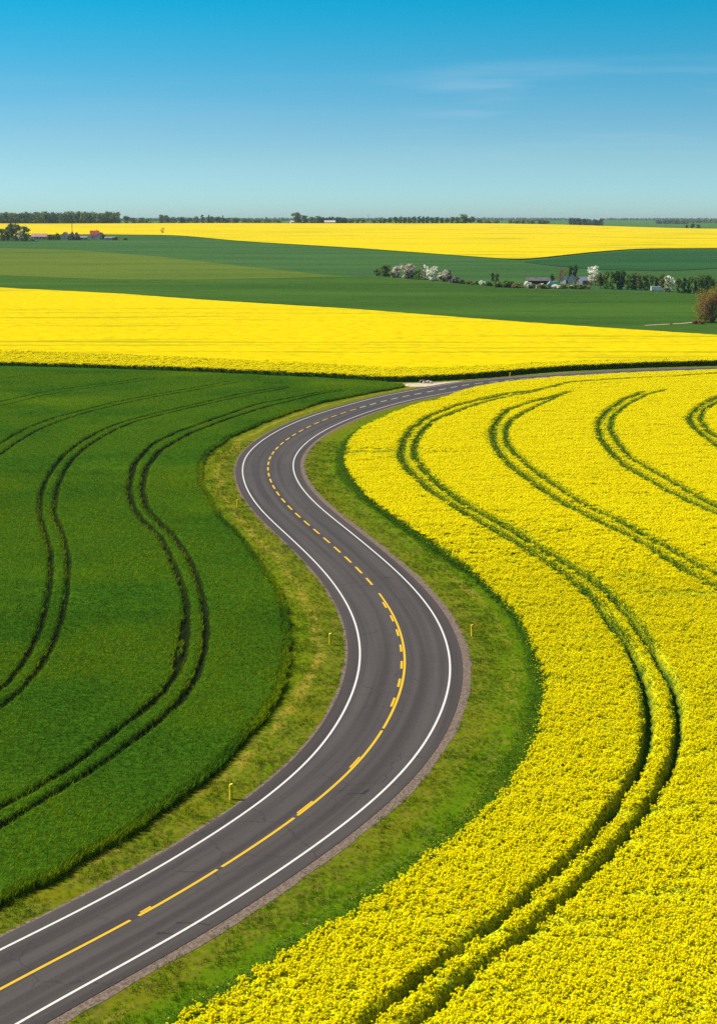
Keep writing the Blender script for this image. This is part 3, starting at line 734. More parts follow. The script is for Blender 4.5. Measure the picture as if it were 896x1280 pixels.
# far hillside fields
far_bot_px = [(-250,297),(0,296),(60,294.2),(130,294),(225,295),(300,302.5),(450,311.5),(596,322.5),(650,326.3),(690,322),(720,318.5),(760,314.5),(800,312),(896,311.5),(1130,313)]
FB = span(far_bot_px)
FT = np.c_[np.linspace(-950, 1000, len(FB)), np.full(len(FB), 2540)]
ff = loft(FB, FT, 90, 'rapeseed_field', M['far_yellow'], 1.0)
side(FB, 1.0, 'crop_side', ff, .3)
tag(ff, 'distant bright yellow rapeseed field on the skyline hill', 'rapeseed crop', kind='stuff')
lineA = [(-250,306),(0,310),(100,313),(200,321),(300,332.5),(400,343),(425,345.5),(470,347),(570,353.5),(640,360.5),(700,363.5),(830,367),(896,369),(1130,374)]
lineB = [(-250,338),(0,344.5),(130,349.5),(250,349.8),(360,347.8),(425,346),(470,347.4),(570,354),(640,361),(700,364),(830,367.5),(896,369.5),(1130,374.5)]
LA, LB = span(lineA), span(lineB)
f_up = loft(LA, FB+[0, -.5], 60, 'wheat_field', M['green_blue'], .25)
tag(f_up, 'bluish green wheat slope below the distant yellow hill', 'wheat field', kind='structure')
f_md = loft(LB, LA+[0, -.5], 30, 'meadow', M['green_light'], .25)
tag(f_md, 'pale yellowish green meadow band on the left of the valley', 'meadow', kind='structure')
f_lo = loft(MT+[0, .6], LB+[0, -.5], 60, 'wheat_field', M['green_low'], .25)
tag(f_lo, 'smooth dark green wheat field between the hedgerow and the middle rapeseed', 'wheat field', kind='structure')
dk_top = [(655,327),(690,323),(720,319.5),(760,315.5),(800,313),(896,312.5),(1130,314)]
dk_bot = [(655,327.6),(700,333),(757,337),(827,338.3),(862,337.3),(896,335),(1130,330)]
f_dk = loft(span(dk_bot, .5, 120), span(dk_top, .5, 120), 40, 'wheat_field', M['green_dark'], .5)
tag(f_dk, 'deep bluish green wheat field on the right below the yellow hill', 'wheat field', kind='structure')
# bare farm track by the big bush
tr_ = smooth(px([(805,408),(830,406.6),(850,405.8),(866,404)]), 1.0, 2); 
o = new_mesh('path', np.concatenate([np.c_[tr_+[0, -.9], H(tr_[:, 0], tr_[:, 1]-.9)+.35], np.c_[tr_+[0, .9], H(tr_[:, 0], tr_[:, 1]+.9)+.35]]),
    np.array([[q, q+1, q+1+len(tr_), q+len(tr_)] for q in range(len(tr_)-1)]), M['sand'])
tag(o, 'short bare sandy track beside the large brown bush', 'path', kind='structure')
# sandy pull-off beside the road
so = px([(432,475.6),(470,478.8),(500,481.2),(513,483.6),(530,483.4),(556,480.6),(600,476.5),(600,475.6),(560,477.3),(540,478.6),(520,479),(500,479.4),(470,477.4),(440,475.2)])
o = new_mesh('field_entrance', np.c_[so, np.full(len(so), .012)], [list(range(len(so)))], M['sand'])
tag(o, 'pale sandy field entrance where the wheat meets the road', 'path', kind='structure')

# ------------------------------------------------------------------ small objects
def box(V, Fc, c, s, top=1.0, mi=None, mid=0):
    x, y, z = c; a, b, h = s[0]/2, s[1]/2, s[2]; n = len(V)
    V += [(x-a, y-b, z), (x+a, y-b, z), (x+a, y+b, z), (x-a, y+b, z), (x-a*top, y-b*top, z+h), (x+a*top, y-b*top, z+h), (x+a*top, y+b*top, z+h), (x-a*top, y+b*top, z+h)]
    q = [(0, 3, 2, 1), (4, 5, 6, 7), (0, 1, 5, 4), (1, 2, 6, 5), (2, 3, 7, 6), (3, 0, 4, 7)]
    Fc += [tuple(n+k_ for k_ in f_) for f_ in q]
    if mi is not None: mi += [mid]*6
def tube(V, Fc, p0, p1, r0, r1, n=7, cap=True):
    p0, p1 = np.array(p0, float), np.array(p1, float); d_ = p1-p0; d_ /= np.linalg.norm(d_)
    t1 = np.cross(d_, [.3, .2, 1] if abs(d_[2]) < .9 else [1, 0, 0]); t1 /= np.linalg.norm(t1); t2 = np.cross(d_, t1); b = len(V)
    for p_, r_ in ((p0, r0), (p1, r1)):
        for q in range(n):
            a_ = 2*math.pi*q/n; V.append(tuple(p_+t1*math.cos(a_)*r_+t2*math.sin(a_)*r_))
    for q in range(n): Fc.append((b+q, b+(q+1) % n, b+n+(q+1) % n, b+n+q))
    if cap: Fc.append(tuple(b+n+q for q in range(n)))
def copy_tree(o, parent=None):
    c = o.copy(); COL.objects.link(c); c.parent = parent
    for ch in list(o.children): copy_tree(ch, c)
    return c
# delineator posts
def make_post():
    r_ = empty('delineator_post', (0, 0, 0))
    V, Fc = [], []
    n = 10                                   # flattened round post with a slanted top
    for z_ in (0, .3, .95): V += [(math.cos(6.283*q/n)*.085, math.sin(6.283*q/n)*.08, z_) for q in range(n)]
    V += [(math.cos(6.283*q/n)*.08, math.sin(6.283*q/n)*.075, 1.02+.03*math.cos(6.283*q/n)) for q in range(n)]
    for k_ in range(3):
        for q in range(n): Fc.append((k_*n+q, k_*n+(q+1) % n, (k_+1)*n+(q+1) % n, (k_+1)*n+q))
    Fc.append(tuple(3*n+q for q in range(n)))
    new_mesh('post', V, Fc, M['post'], r_)
    V, Fc = [], []; box(V, Fc, (-.02, -.078, .70), (.045, .012, .16)); new_mesh('reflector', V, Fc, M['postdark'], r_)
    return r_
post = make_post()
spots = [((289,999), 'yellow marker post nearest the camera on the wheat side verge'),
         ((413,806), 'yellow marker post on the inner bend between wheat and road'),
         ((590,795), 'yellow marker post on the rapeseed side beyond the gravel'),
         ((297,634), 'small yellow marker post low on the far left bend'),
         ((300,561), 'small yellow marker post at the top of the far left bend'),
         ((637,471.2), 'tiny pale marker post at the crop edge behind the road')]
for q, (p_, lb) in enumerate(spots):
    o = post if q == 0 else copy_tree(post)
    w = px([p_])[0]; o.location = (w[0], w[1], -.02); o.rotation_euler = (R_(rnd(-2, 2)), R_(rnd(-3, 3)), R_(rnd(-25, 25))); s_k = 1.0; o.scale = (1.35, 1.35, s_k)
    tag(o, lb, 'marker post', 'yellow marker posts along the road')

# car at the field entrance
M['carblue'] = simple('dark_blue_car_paint', (.03, .05, .10), .3, .6, .05)
M['carwhite'] = simple('white_car_paint', (.75, .75, .74), .35, .5, .05)
M['carcyan'] = simple('pale_blue_car_paint', (.45, .65, .70), .35, .5, .05)
M['concrete'] = simple('pale_concrete', (.42, .42, .40), .9, .1, .15); M['glass'] = simple('dark_window_glass', (.02, .03, .04), .08, .7, .05)
M['tyre'] = simple('tyre_rubber', (.02, .02, .02), .8, .2, .05)
M['pale'] = simple('pale_sacks', (.62, .50, .38), .9, .1, .2)
def make_car(name, body, L_=4.2, W_=1.75, Hh=1.45, van=False):
    r_ = empty(name, (0, 0, 0))
    pr = [(-.5, .30), (-.5, .62), (-.47, .66), (-.30, .70), (-.17, 1.0), (.22, 1.0), (.40, .70), (.49, .64), (.5, .30)] if not van else \
         [(-.5, .22), (-.5, .50), (-.46, .56), (-.38, .62), (-.30, .97), (-.26, 1.0), (.47, 1.0), (.5, .95), (.5, .22)]
    n = len(pr); V = []
    for sd, ins_ in ((-1, 0), (1, 0)):
        for (x, z) in pr:
            y = W_/2*(1 - (.16 if z > .75 else 0)); V.append((x*L_, sd*y, z*Hh))
    Fc = [tuple(range(n))[::-1], tuple(range(n, 2*n))] + [(q, (q+1) % n, n+(q+1) % n, n+q) for q in range(n)]
    new_mesh('body', V, Fc, body, r_)
    for sd in (-1, 1):
        V, Fc = [], []; yy = sd*(W_/2*.93+.02); x0, x1 = (-.22, .28) if not van else (-.30, -.12); b = len(V)
        V += [(x0*L_, yy, .72*Hh), (x1*L_, yy, .72*Hh), ((x1-.06)*L_, sd*(W_/2*.85+.02), .94*Hh), ((x0+.06)*L_, sd*(W_/2*.85+.02), .94*Hh)]; Fc.append((b, b+1, b+2, b+3))
        new_mesh('side_window', V, Fc, M['glass'], r_)
    for sx in (-.31, .31):
        for sd in (-1, 1):
            V, Fc = [], []; tube(V, Fc, (sx*L_, sd*(W_/2-.18), .32), (sx*L_, sd*(W_/2+.02), .32), .32, .32, 14)
            Fc.append(tuple(range(14))[::-1]); new_mesh('wheel', V, Fc, M['tyre'], r_)
    return r_
def place(o, p_, rz=0, off=0, sc=1):
    w = px([p_])[0]; o.location = (w[0], w[1], float(H(w[0], w[1]))+off); o.rotation_euler.z = rz; o.scale = (sc, sc, sc); return o
cv_ = empty('culvert', (0, 0, 0))
V, Fc = [], []; tube(V, Fc, (0, -.75, .34), (0, 1.2, .34), .44, .44, 16, False); tube(V, Fc, (0, -.75, .34), (0, 1.2, .34), .36, .36, 16, False); new_mesh('pipe', V, Fc, M['carblue'], cv_)
V, Fc = [], []
for sx in (-1, 1): box(V, Fc, (sx*.62, -.55, -.1), (.30, .25, .85))
box(V, Fc, (0, -.55, .752), (1.54, .28, .16)); new_mesh('headwall', V, Fc, M['concrete'], cv_)
V, Fc = [], []; box(V, Fc, (0, .6, 0), (.72, .05, .7)); new_mesh('grating', V, Fc, M['tyre'], cv_)
place(cv_, (527, 478.6), R_(8), .01, .72); tag(cv_, 'small dark pipe culvert with a pale headwall at the sandy field entrance', 'culvert')
V, Fc = [], []
for q in range(9):
    a_ = rnd(-1, 1); b_ = rnd(-.5, .5); c_ = np.array([a_*1.3, b_, rnd(.15, .5)*(1-abs(a_)*.4)])
    base = len(V); 
    for zz in (-1, 0, 1):
        for w_ in range(6): 
            an = w_*1.047; rr = .38*(1 if zz == 0 else .6)
            V.append((c_[0]+math.cos(an)*rr, c_[1]+math.sin(an)*rr*.7, max(.0, c_[2]+zz*.2)))
    for k_ in range(2):
        for w_ in range(6): Fc.append((base+k_*6+w_, base+k_*6+(w_+1) % 6, base+(k_+1)*6+(w_+1) % 6, base+(k_+1)*6+w_))
    Fc.append(tuple(base+12+w_ for w_ in range(6)))
sk = new_mesh('rubble_heap', V, Fc, M['pale']); place(sk, (534.5, 479), 0, .01)
tag(sk, 'small pale rubble heap just right of the dark pipe culvert', 'rubble heap')

# ------------------------------------------------------------------ buildings
M['render'] = simple('pale_render', (.62, .56, .50), .9, .1, .1, .5); M['redroof'] = simple('red_tiles', (.42, .07, .05), .85, .2, .2, 1.0)
M['pinkroof'] = simple('faded_tiles', (.50, .28, .22), .85, .2, .2, .5); M['greyroof'] = simple('grey_sheet_roof', (.22, .22, .25), .7, .3, .15, .3)
M['barnroof'] = simple('weathered_dark_roof', (.13, .12, .12), .9, .1, .2, .5); M['darkwood'] = simple('dark_timber', (.08, .06, .05), .9, .1, .2, 1.0); M['blueroof'] = simple('blue_grey_metal', (.20, .25, .29), .7, .4, .1)
def house(name, L_, W_, hw, hr, wall, roof, label, cat, p_, rz, wins=3, door=True, chimney=False, lean=False, group=None):
    r_ = empty(name, (0, 0, 0))
    V, Fc = [], []; box(V, Fc, (0, 0, -.5), (L_, W_, hw+.5))
    n = len(V); V += [(-L_/2, 0, hw+hr-.05), (L_/2, 0, hw+hr-.05)]
    Fc += [(4, 7, n), (6, 5, n+1)] if False else [(7, 4, n), (5, 6, n+1)]
    new_mesh('wall', V, Fc, wall, r_)
    a, b, e, t_ = L_/2+.35, W_/2+.4, hw-.12, .14
    V = [(-a, -b, e), (a, -b, e), (a, 0, hw+hr), (-a, 0, hw+hr), (-a, b, e), (a, b, e)]
    V += [(x, y, z+t_) for x, y, z in V]
    Fc = [(6, 7, 8, 9), (9, 8, 11, 10), (0, 3, 2, 1), (3, 4, 5, 2), (0, 1, 7, 6), (5, 4, 10, 11), (1, 2, 8, 7), (2, 5, 11, 8), (4, 3, 9, 10), (3, 0, 6, 9)]
    rf = new_mesh('roof', V, Fc, roof, r_)
    if chimney:
        V, Fc = [], []; box(V, Fc, (L_*.2, .5, hw+hr-.8), (.7, .7, 1.9)); new_mesh('chimney', V, Fc, M['pinkroof'], rf)
    for q in range(wins):
        V, Fc = [], []; x = -L_/2+(q+1)*L_/(wins+1); box(V, Fc, (x, -W_/2-.01, hw*.38), (1.1, .08, hw*.38)); wn = new_mesh('window', V, Fc, M['glass'], r_)
    if door:
        V, Fc = [], []; box(V, Fc, (L_*.40, -W_/2-.02, 0), (1.1, .08, 2.1)); new_mesh('door', V, Fc, M['darkwood'], r_)
    place(r_, p_, rz); tag(r_, label, cat, group); return r_
house('long_barn', 12.5, 6, 2.0, 1.5, M['darkwood'], M['barnroof'], 'long grey roofed barn behind the hedge of the middle farm', 'barn', (672, 355.5), R_(-4), 4)
house('shed', 5.2, 5, 2.3, 1.8, M['greyroof'], M['blueroof'], 'small blue grey roofed shed beside the cream blossoming tree', 'shed', (728, 356), R_(35), 1)
house('cottage', 3.6, 3.6, 2.8, 2.2, M['render'], M['blueroof'], 'narrow white cottage with a steep pale roof among bare trees', 'house', (714, 355), R_(70), 1)
house('cottage', 2.8, 3, 2.2, 1.6, M['render'], M['blueroof'], 'tiny white cottage with a blue roof left of the steep roofed one', 'house', (704.5, 355), R_(60), 1)
house('farmhouse', 15, 8, 3.0, 3.0, M['render'], M['pinkroof'], 'low farm building with a faded pink roof beside the left trees', 'farm building', (50, 299.5), R_(6), 4)
house('farmhouse', 6.5, 7, 4.0, 3.2, M['render'], M['pinkroof'], 'small gabled white house left of the tall mast', 'house', (82.5, 299.2), R_(80), 1)
house('farmhouse', 9, 8, 4.5, 4.2, M['render'], M['redroof'], 'dark red roofed farmhouse in the middle of the left hamlet', 'house', (119, 299.2), R_(10), 3, chimney=True)
house('farmhouse', 5, 6, 4.0, 3.0, M['render'], M['redroof'], 'little white house with a red roof right of the farmhouse', 'house', (126.5, 299.4), R_(75), 1)
house('storage_shed', 12, 5, 2.0, 1.2, M['render'], M['greyroof'], 'low white storage shed at the right end of the left hamlet', 'shed', (139, 300), R_(-3), 3)
house('storage_shed', 8, 5, 2.2, 1.5, M['render'], M['greyroof'], 'low grey shed between the mast and the red roofs', 'shed', (105, 299.8), R_(-3), 2)
house('manor_house', 42, 14, 7, 4, M['render'], M['render'], 'long pale manor building in front of the dark skyline wood', 'building', (413, 280), R_(2), 8) if False else None
van = make_car('parked_van', M['carcyan'], 5.2, 2.0, 2.2, van=True); place(van, (690, 357), R_(5)); tag(van, 'pale blue van parked by the long grey barn', 'van')
van2 = make_car('parked_van', M['carwhite'], 6.0, 2.1, 2.5, van=True); place(van2, (820.5, 364.5), R_(182)); tag(van2, 'white van parked by the white blossom tree in the hedgerow', 'van')

# ------------------------------------------------------------------ trees
M['bark'] = simple('bark', (.10, .075, .055), .95, .1, .2, 2)
def crown_mat(name, a, b, tr=.25): M[name] = leafy(name, a, b, tr, .45, tuple(.5*(x+y)*1.35 for x, y in zip(a, b)), (.45, .7)); return M[name]
crown_mat('leaf_green', (.12, .185, .035), (.18, .25, .05)); crown_mat('leaf_dark', (.068, .12, .032), (.10, .165, .045))
crown_mat('leaf_olive', (.15, .175, .05), (.20, .22, .06)); crown_mat('blossom_white', (.85, .82, .70), (.80, .79, .62)); crown_mat('blossom_pink', (.60, .50, .42), (.66, .58, .48))
crown_mat('twig_brown', (.24, .095, .06), (.32, .15, .085)); crown_mat('bud_yellow', (.24, .20, .03), (.30, .24, .04)); crown_mat('twig_grey', (.17, .16, .14), (.22, .21, .18))
crown_mat('leaf_spruce', (.025, .055, .03), (.04, .075, .04))
def cluster_quads(C, r, n, s, sq=1.0, rg=None):
    """n leaf clumps spread through a lump of radius r round C"""
    u = rg.normal(size=(n, 3)); u /= np.linalg.norm(u, axis=1)[:, None]
    p_ = np.array(C)+u*(r*rg.random(n)**.4)[:, None]*[1, 1, sq]
    nn = u*1.0+rg.normal(size=(n, 3))*.6+[0, 0, .4]; nn /= np.linalg.norm(nn, axis=1)[:, None]
    t1 = np.cross(nn, rg.normal(size=(n, 3))); t1 /= np.linalg.norm(t1, axis=1)[:, None]+1e-6; t2 = np.cross(nn, t1)
    sz = (s*(.6+.8*rg.random(n)))[:, None]
    return np.stack([p_+t1*sz, p_+t2*sz*.7, p_-t1*sz, p_-t2*sz*.7], 1)
def tree_mesh(h, w, shape, seed, nq, s, trunk=.22):
    rg = np.random.default_rng(seed)
    Qs = []; limbs = []
    nl = {'round': 17, 'tall': 15, 'cone': 14, 'poplar': 12, 'bush': 11, 'vase': 20}[shape]
    for q in range(nl):
        t_ = (q+.5)/nl
        if shape in ('round', 'vase'):
            z = trunk+.08+(1-trunk-.12)*rg.random(); e = math.sqrt(max(0.05, 1-((z-(.55+trunk*.4))/(.52-.2*trunk))**2)); R = w/2*e*.75
        elif shape == 'bush': z = .12+.7*rg.random(); R = w/2*math.sqrt(max(.1, 1-((z-.35)/.65)**2))*.8
        elif shape == 'cone': z = .12+.85*t_; R = w/2*(1-z)*.75+.01
        elif shape == 'poplar': z = .1+.88*t_; R = w/2*math.sqrt(max(.05, 1-((z-.5)/.52)**2))*.45
        else: z = trunk+(1-trunk-.05)*t_; R = w/2*math.sqrt(max(.08, 1-((z-.5)/.55)**2))*.72
        a_ = rg.random()*6.28; rr = R*rg.random()**.5
        C = (math.cos(a_)*rr, math.sin(a_)*rr, z*h); limbs.append(C)
        lr = w*.5*(.30+.28*rg.random())*(1 if shape not in ('cone', 'poplar') else .45+.75*(1-z))
        Qs.append(cluster_quads(C, lr, nq//nl, s, .8, rg))
    Q_ = np.concatenate(Qs); V = Q_.reshape(-1, 3); V[:, 2] = np.clip(V[:, 2], .05*h, None)
    return V, np.arange(len(V)).reshape(-1, 4), limbs
def make_tree(name, h, w, shape, mat, seed, nq=520, s=.36, trunk=.22, mat2=None):
    r_ = empty(name, (0, 0, 0))
    V, Fc, limbs = tree_mesh(h, w, shape, seed, nq, s, trunk)
    mi = None; mats = [M[mat]]
    if mat2:
        mats.append(M[mat2]); c = V.reshape(-1, 4, 3).mean(1); 
        mi = (vnoise(c[:, 0]*.5+seed, c[:, 2]*.5+c[:, 1]*.4) > (.66 if 'blossom' in mat else .5)).astype(int)
    new_mesh('crown', V, Fc, mats, r_, mi)
    V, Fc = [], []; tube(V, Fc, (0, 0, -.3), (0, 0, h*.55), h*.028, h*.014, 6)
    for c in limbs[::2]: tube(V, Fc, (0, 0, min(c[2]*.6, h*.5)), c, h*.011, h*.004, 4, False)
    new_mesh('trunk', V, Fc, M['bark'], r_)
    return r_
_protos = {}
def tree(kind, p_, h, w=None, label=None, group=None, cat='tree', name=None, Y=None):
    """kind: (shape, mat, mat2, h/w of the prototype)"""
    K = {'broad': ('round', 'leaf_green', None, 9, 7, 'broadleaf_tree'), 'dark': ('tall', 'leaf_dark', None, 10, 6, 'dark_tree'), 'olive': ('round', 'leaf_olive', None, 8, 7, 'budding_tree'),
         'white': ('round', 'blossom_white', 'leaf_olive', 8, 7, 'blossom_tree'), 'pink': ('round', 'blossom_pink', 'leaf_olive', 7, 7, 'blossom_tree'), 'bare': ('vase', 'twig_brown', None, 9, 6, 'bare_tree'),
         'spruce': ('cone', 'leaf_spruce', None, 10, 4.5, 'spruce_tree'), 'poplar': ('poplar', 'leaf_dark', None, 12, 3, 'poplar_tree'), 'grey': ('bush', 'twig_grey', None, 5, 6, 'shrub'),
         'bush': ('bush', 'leaf_green', 'leaf_olive', 3, 4.5, 'shrub'), 'dbush': ('bush', 'leaf_dark', None, 3, 4.5, 'shrub'), 'wbush': ('bush', 'blossom_white', 'leaf_olive', 3, 4, 'blossom_shrub'),
         'brbush': ('bush', 'twig_brown', 'leaf_olive', 3, 5, 'shrub')}[kind]
    var = random.randrange(3); key = (kind, var)
    if key not in _protos:
        o = make_tree(name or K[5], K[3], K[4], K[0], K[1], hash(kind) % 1 + 31*var+len(kind)*7+ord(kind[0]), mat2=K[2], nq=1000, s=(.40 if K[3] > 4 else .26) if kind not in ('bare',) else .15, trunk=.07 if K[0] != 'bush' else 0)
        if kind == 'bare':
            pass
        _protos[key] = o
    else:
        o = copy_tree(_protos[key])
    if Y is not None: w0 = np.array([(p_-448)/F/math.cos(PITCH)*Y*0.98 if False else (p_-448)/F*Y*1.0, Y])
    else: w0 = px([p_])[0]
    o.location = (w0[0], w0[1], float(H(w0[0], w0[1]))-.05)
    sz = h/K[3]; sw = (w or K[4]*sz)/K[4]
    sw *= 1.2; o.scale = (sw, sw, sz); o.rotation_euler.z = rnd(0, 6.28)
    tag(o, label, cat, group)
    return o
PX = lambda y: F/(w_y(y))          # pixels per metre where the ground lies at picture row y
def w_y(y): return px([(600, y)])[0][1]
def mt(x, yb, yt): return (yb-yt)*px([(x, yb)])[0][1]/F       # metres tall
def wpx(x, yb, wd): return wd*px([(x, yb)])[0][1]/F
def T(kind, x, yb, yt, wd, label, group=None, cat='tree'):
    return tree(kind, (x, yb), mt(x, yb, yt), wpx(x, yb, wd), label, group, cat)
# left part of the valley hedgerow
G1 = 'trees of the valley hedgerow'
T('olive', 471, 345, 336, 8, 'pale thin budding tree at the left tip of the hedgerow', G1)
T('broad', 482, 346, 332, 15, 'round green tree near the left tip of the hedgerow', G1)
T('pink', 494, 347.5, 334, 12, 'pinkish low blossom tree between green tree and tallest pink one', G1)
T('pink', 509, 349, 329.5, 18, 'tallest pinkish white blossom tree in the left hedgerow clump', G1)
T('broad', 523, 350, 338, 10, 'dark gap filling green tree between the two blossom clumps', G1)
T('white', 531, 350.5, 332, 12, 'greenish white blossom tree left of the whitest one', G1)
T('white', 540, 351.5, 333.5, 15, 'whitest round blossom tree of the left hedgerow clump', G1)
T('pink', 554, 352.5, 339, 13, 'cream blossom tree with a grey shrub at its right', G1)
T('dark', 560, 352, 338, 8, 'dark narrow tree behind the grey shrub', G1)
T('grey', 566, 354, 344, 15, 'rounded grey twiggy shrub ending the left clump', G1, 'shrub')
for q, (x, kd, w_) in enumerate([(577, 'dbush', 8), (585, 'brbush', 9), (593, 'bush', 9)]):
    T(kd, x, 355+q*.6, 349.5+q*.7, w_, ['dark low shrub just right of the grey shrub', 'brownish low shrub in the thin middle of the hedgerow', 'green low shrub left of the small white blossom shrub'][q], G1, 'shrub')
T('wbush', 603, 357.5, 350.5, 7, 'small white blossom shrub in the thin middle of the hedgerow', G1, 'shrub')
T('dark', 615.5, 352, 341, 5, 'left one of two dark slim trees standing behind the hedge', G1)
T('dark', 621, 352.5, 342, 6, 'right one of two dark slim trees standing behind the hedge', G1)
T('dbush', 611, 358, 352, 8, 'dark shrub right of the small white blossom shrub', G1, 'shrub')
T('bush', 622, 359.5, 351, 12, 'bushy green shrub below the two slim dark trees', G1, 'shrub')
T('bush', 634, 360, 350, 12, 'wide green shrub left of the cream blossom shrub', G1, 'shrub')
T('brbush', 647, 360.5, 353, 12, 'brown shrub before the barn gable left side', G1, 'shrub')
T('wbush', 660, 361, 351.5, 8, 'cream blossom shrub at the left end of the barn', G1, 'shrub')
T('brbush', 667, 361, 354, 9, 'brownish shrub between two cream blossom shrubs', G1, 'shrub')
T('wbush', 675, 361.5, 353, 10, 'cream blossom shrub before the middle of the barn', G1, 'shrub')
for q, x in enumerate((685, 694, 703, 712)):
    T(['bush', 'wbush', 'brbush', 'wbush'][q], x, 361.5, 355.5, 9, ['low green shrub before the pale blue van', 'low cream shrub right of the pale blue van', 'low reddish brown shrub before the tiny cottage', 'low cream shrub before the steep roofed cottage'][q], G1, 'shrub')
T('bush', 722, 362, 355, 11, 'low green shrub left of the blue grey shed', G1, 'shrub')
T('bush', 732, 362, 356, 9, 'low green shrub before the blue grey shed', G1, 'shrub')
T('dark', 689, 354, 342.5, 7, 'small dark round tree right behind the barn end', G1)
T('bare', 699, 354, 336, 11, 'brown bare tree left of the tall dark pair', G1)
T('bare', 706, 354, 337, 10, 'brown bare tree touching the tall dark pair', G1)
T('dark', 712, 354, 332, 6, 'tall narrow dark tree, left one of the farm pair', G1)
T('dark', 718, 354, 331, 7, 'tall narrow dark tree, right one of the farm pair', G1)
T('bare', 722, 356, 346, 8, 'small bare tree at the left wall of the shed', G1)
T('bare', 738, 358, 345, 9, 'small brown tree below the cream blossom crown', G1)
T('white', 744, 357, 333.5, 18, 'tall cream blossom tree standing right of the shed', G1)
T('olive', 750, 361, 343, 13, 'pale olive tree right of the tall cream blossom tree', G1)
rowA = [(757,362,341,9,'broad'),(765,362.5,341.5,9,'broad'),(771,362.5,339,9,'dark'),(777,362.5,338,9,'dark'),(784,362.8,343,9,'broad'),(791,363,341.5,10,'dark'),(799,363.2,342.5,10,'olive'),(806,363.4,344,10,'broad'),(813,363.6,345,8,'broad'),(819,363,346,7,'dark'),(825,362,344,10,'olive')]
wordsA = ['leftmost','second','third','fourth','fifth','sixth','seventh','eighth','ninth','tenth','last']
for (x, yb, yt, wd_, kd), w_ in zip(rowA, wordsA):
    T(kd, x, yb, yt, wd_, f'{w_} tree from the left in the dense green row before the white blossom tree', G1)
T('white', 836, 365.5, 345.5, 14, 'bright white blossom tree between the two dense green rows', G1)
rowB = [(847,367,348,9,'broad'),(854,367.2,347,9,'dark'),(861,367.3,347.5,9,'broad'),(868,367.5,347,9,'dark'),(875,367.7,344,10,'broad'),(882,368,343.5,10,'dark'),(889,368.2,346,9,'broad'),(897,368.5,347,10,'olive'),(906,369,346,10,'broad')]
for (x, yb, yt, wd_, kd), w_ in zip(rowB, wordsA):
    T(kd, x, yb, yt, wd_, f'{w_} tree counted rightward from the bright white blossom tree', G1)
# big bush at the right edge
bb = make_tree('willow_bush', 11, 13.5, 'round', 'twig_brown', 77, 10500, .17, .02)
for ch in bb.children:
    if ch.name.startswith('crown'):
        me = ch.data; me.materials.append(M['bud_yellow']); c = np.empty(len(me.polygons)*3); me.polygons.foreach_get('center', c); c = c.reshape(-1, 3)
        rr = np.hypot(np.hypot(c[:, 0], c[:, 1])/6.5, (c[:, 2]-6)/5); me.polygons.foreach_set('material_index', ((rr+.25*(rng.random(len(rr))-.5) > .80)).astype(np.int32))
V, Fc = [], []
for q in range(26):
    a_ = rnd(0, 6.28); t_ = rnd(.2, 1); tip = (math.cos(a_)*5.4*t_, math.sin(a_)*5.4*t_, rnd(6.5, 10.3)-t_*2); md_ = (tip[0]*.45, tip[1]*.45, tip[2]*.55)
    tube(V, Fc, (math.cos(a_)*.35, math.sin(a_)*.35, -.2), md_, .13, .07, 5, False); tube(V, Fc, md_, tip, .07, .02, 5, False)
new_mesh('branches', V, Fc, M['bark'], bb)
place(bb, (889, 404)); tag(bb, 'large rounded reddish brown budding bush at the right edge', 'bush')
for q, (x, yb, yt, wd_, lb) in enumerate([(868,405.5,399,9,'low dark brown scrub at the foot of the large brown bush'), (876,406,399.5,9,'low scrub right under the middle of the large brown bush'), (838,406.5,404,4,'tiny dark shrub on the sandy track by the large bush')]):
    T('brbush', x, yb, yt, wd_, lb, 'scrub below the large bush', 'shrub')
# left hamlet trees
G2 = 'trees of the left hamlet'
for kd, x, yb, yt, wd_, lb in [('broad',3,301.5,287,11,'green tree at the very left end of the hamlet'),('dark',10,301,284,9,'dark tree second from the left end of the hamlet'),('olive',15,301.5,281,11,'pale tall tree in the left hamlet clump'),('broad',22,301.5,281.5,12,'broad green tree topping the left hamlet clump'),
    ('pink',26,301.8,289,7,'small cream blossom tree within the left hamlet clump'),('broad',32,301.8,284,12,'rounded green tree at the right side of the hamlet clump'),('wbush',40,301.5,297,7,'whitish shrub at the foot of the hamlet clump'),
    ('brbush',63,300,292.5,8,'brown shrub right of the pink roofed farm building'),('bush',71,300,291.5,9,'green shrub between pink roof and white gabled house'),('grey',90,300.2,290.5,9,'grey leafless tree at the foot of the mast'),('grey',97,300.2,291,8,'grey leafless tree right of the mast foot'),
    ('dbush',129,299.5,293,6,'dark shrub touching the right end of the red roofs'),('dbush',144,300.3,296,6,'dark round shrub near the end of the storage shed'),('dbush',157,300.3,297.3,5,'lone dark round shrub in the green field right of the hamlet'),
    ('bare',204,292,284,6,'tiny lone bare tree standing in the distant yellow field')]:
    T(kd, x, yb, yt, wd_, lb, G2 if x < 160 else None, 'shrub' if 'bush' in kd else 'tree')
# masts
def mast(p_, h, r, label, Yd=None):
    V, Fc = [], []; tube(V, Fc, (0, 0, -.5), (0, 0, h), r, r*.6, 8)
    r_ = empty('mast', (0, 0, 0)); new_mesh('pole', V, Fc, M['darkwood'], r_)
    for zc, wc in ((.93, 1.6), (.85, 1.2)):
        V, Fc = [], []; box(V, Fc, (0, 0, h*zc), (wc, .12, .15)); new_mesh('crossarm', V, Fc, M['darkwood'], r_)
    if Yd: x = (p_-448)/F*Yd; r_.location = (x, Yd, float(H(x, Yd)))
    else: place(r_, p_)
    tag(r_, label, 'mast'); return r_
mast((91, 299.5), mt(91, 299.5, 280), .35, 'tall thin dark mast rising from the left hamlet')
mast(460, 17, .35, 'thin mast on the skyline between two groups of trees', 2640)

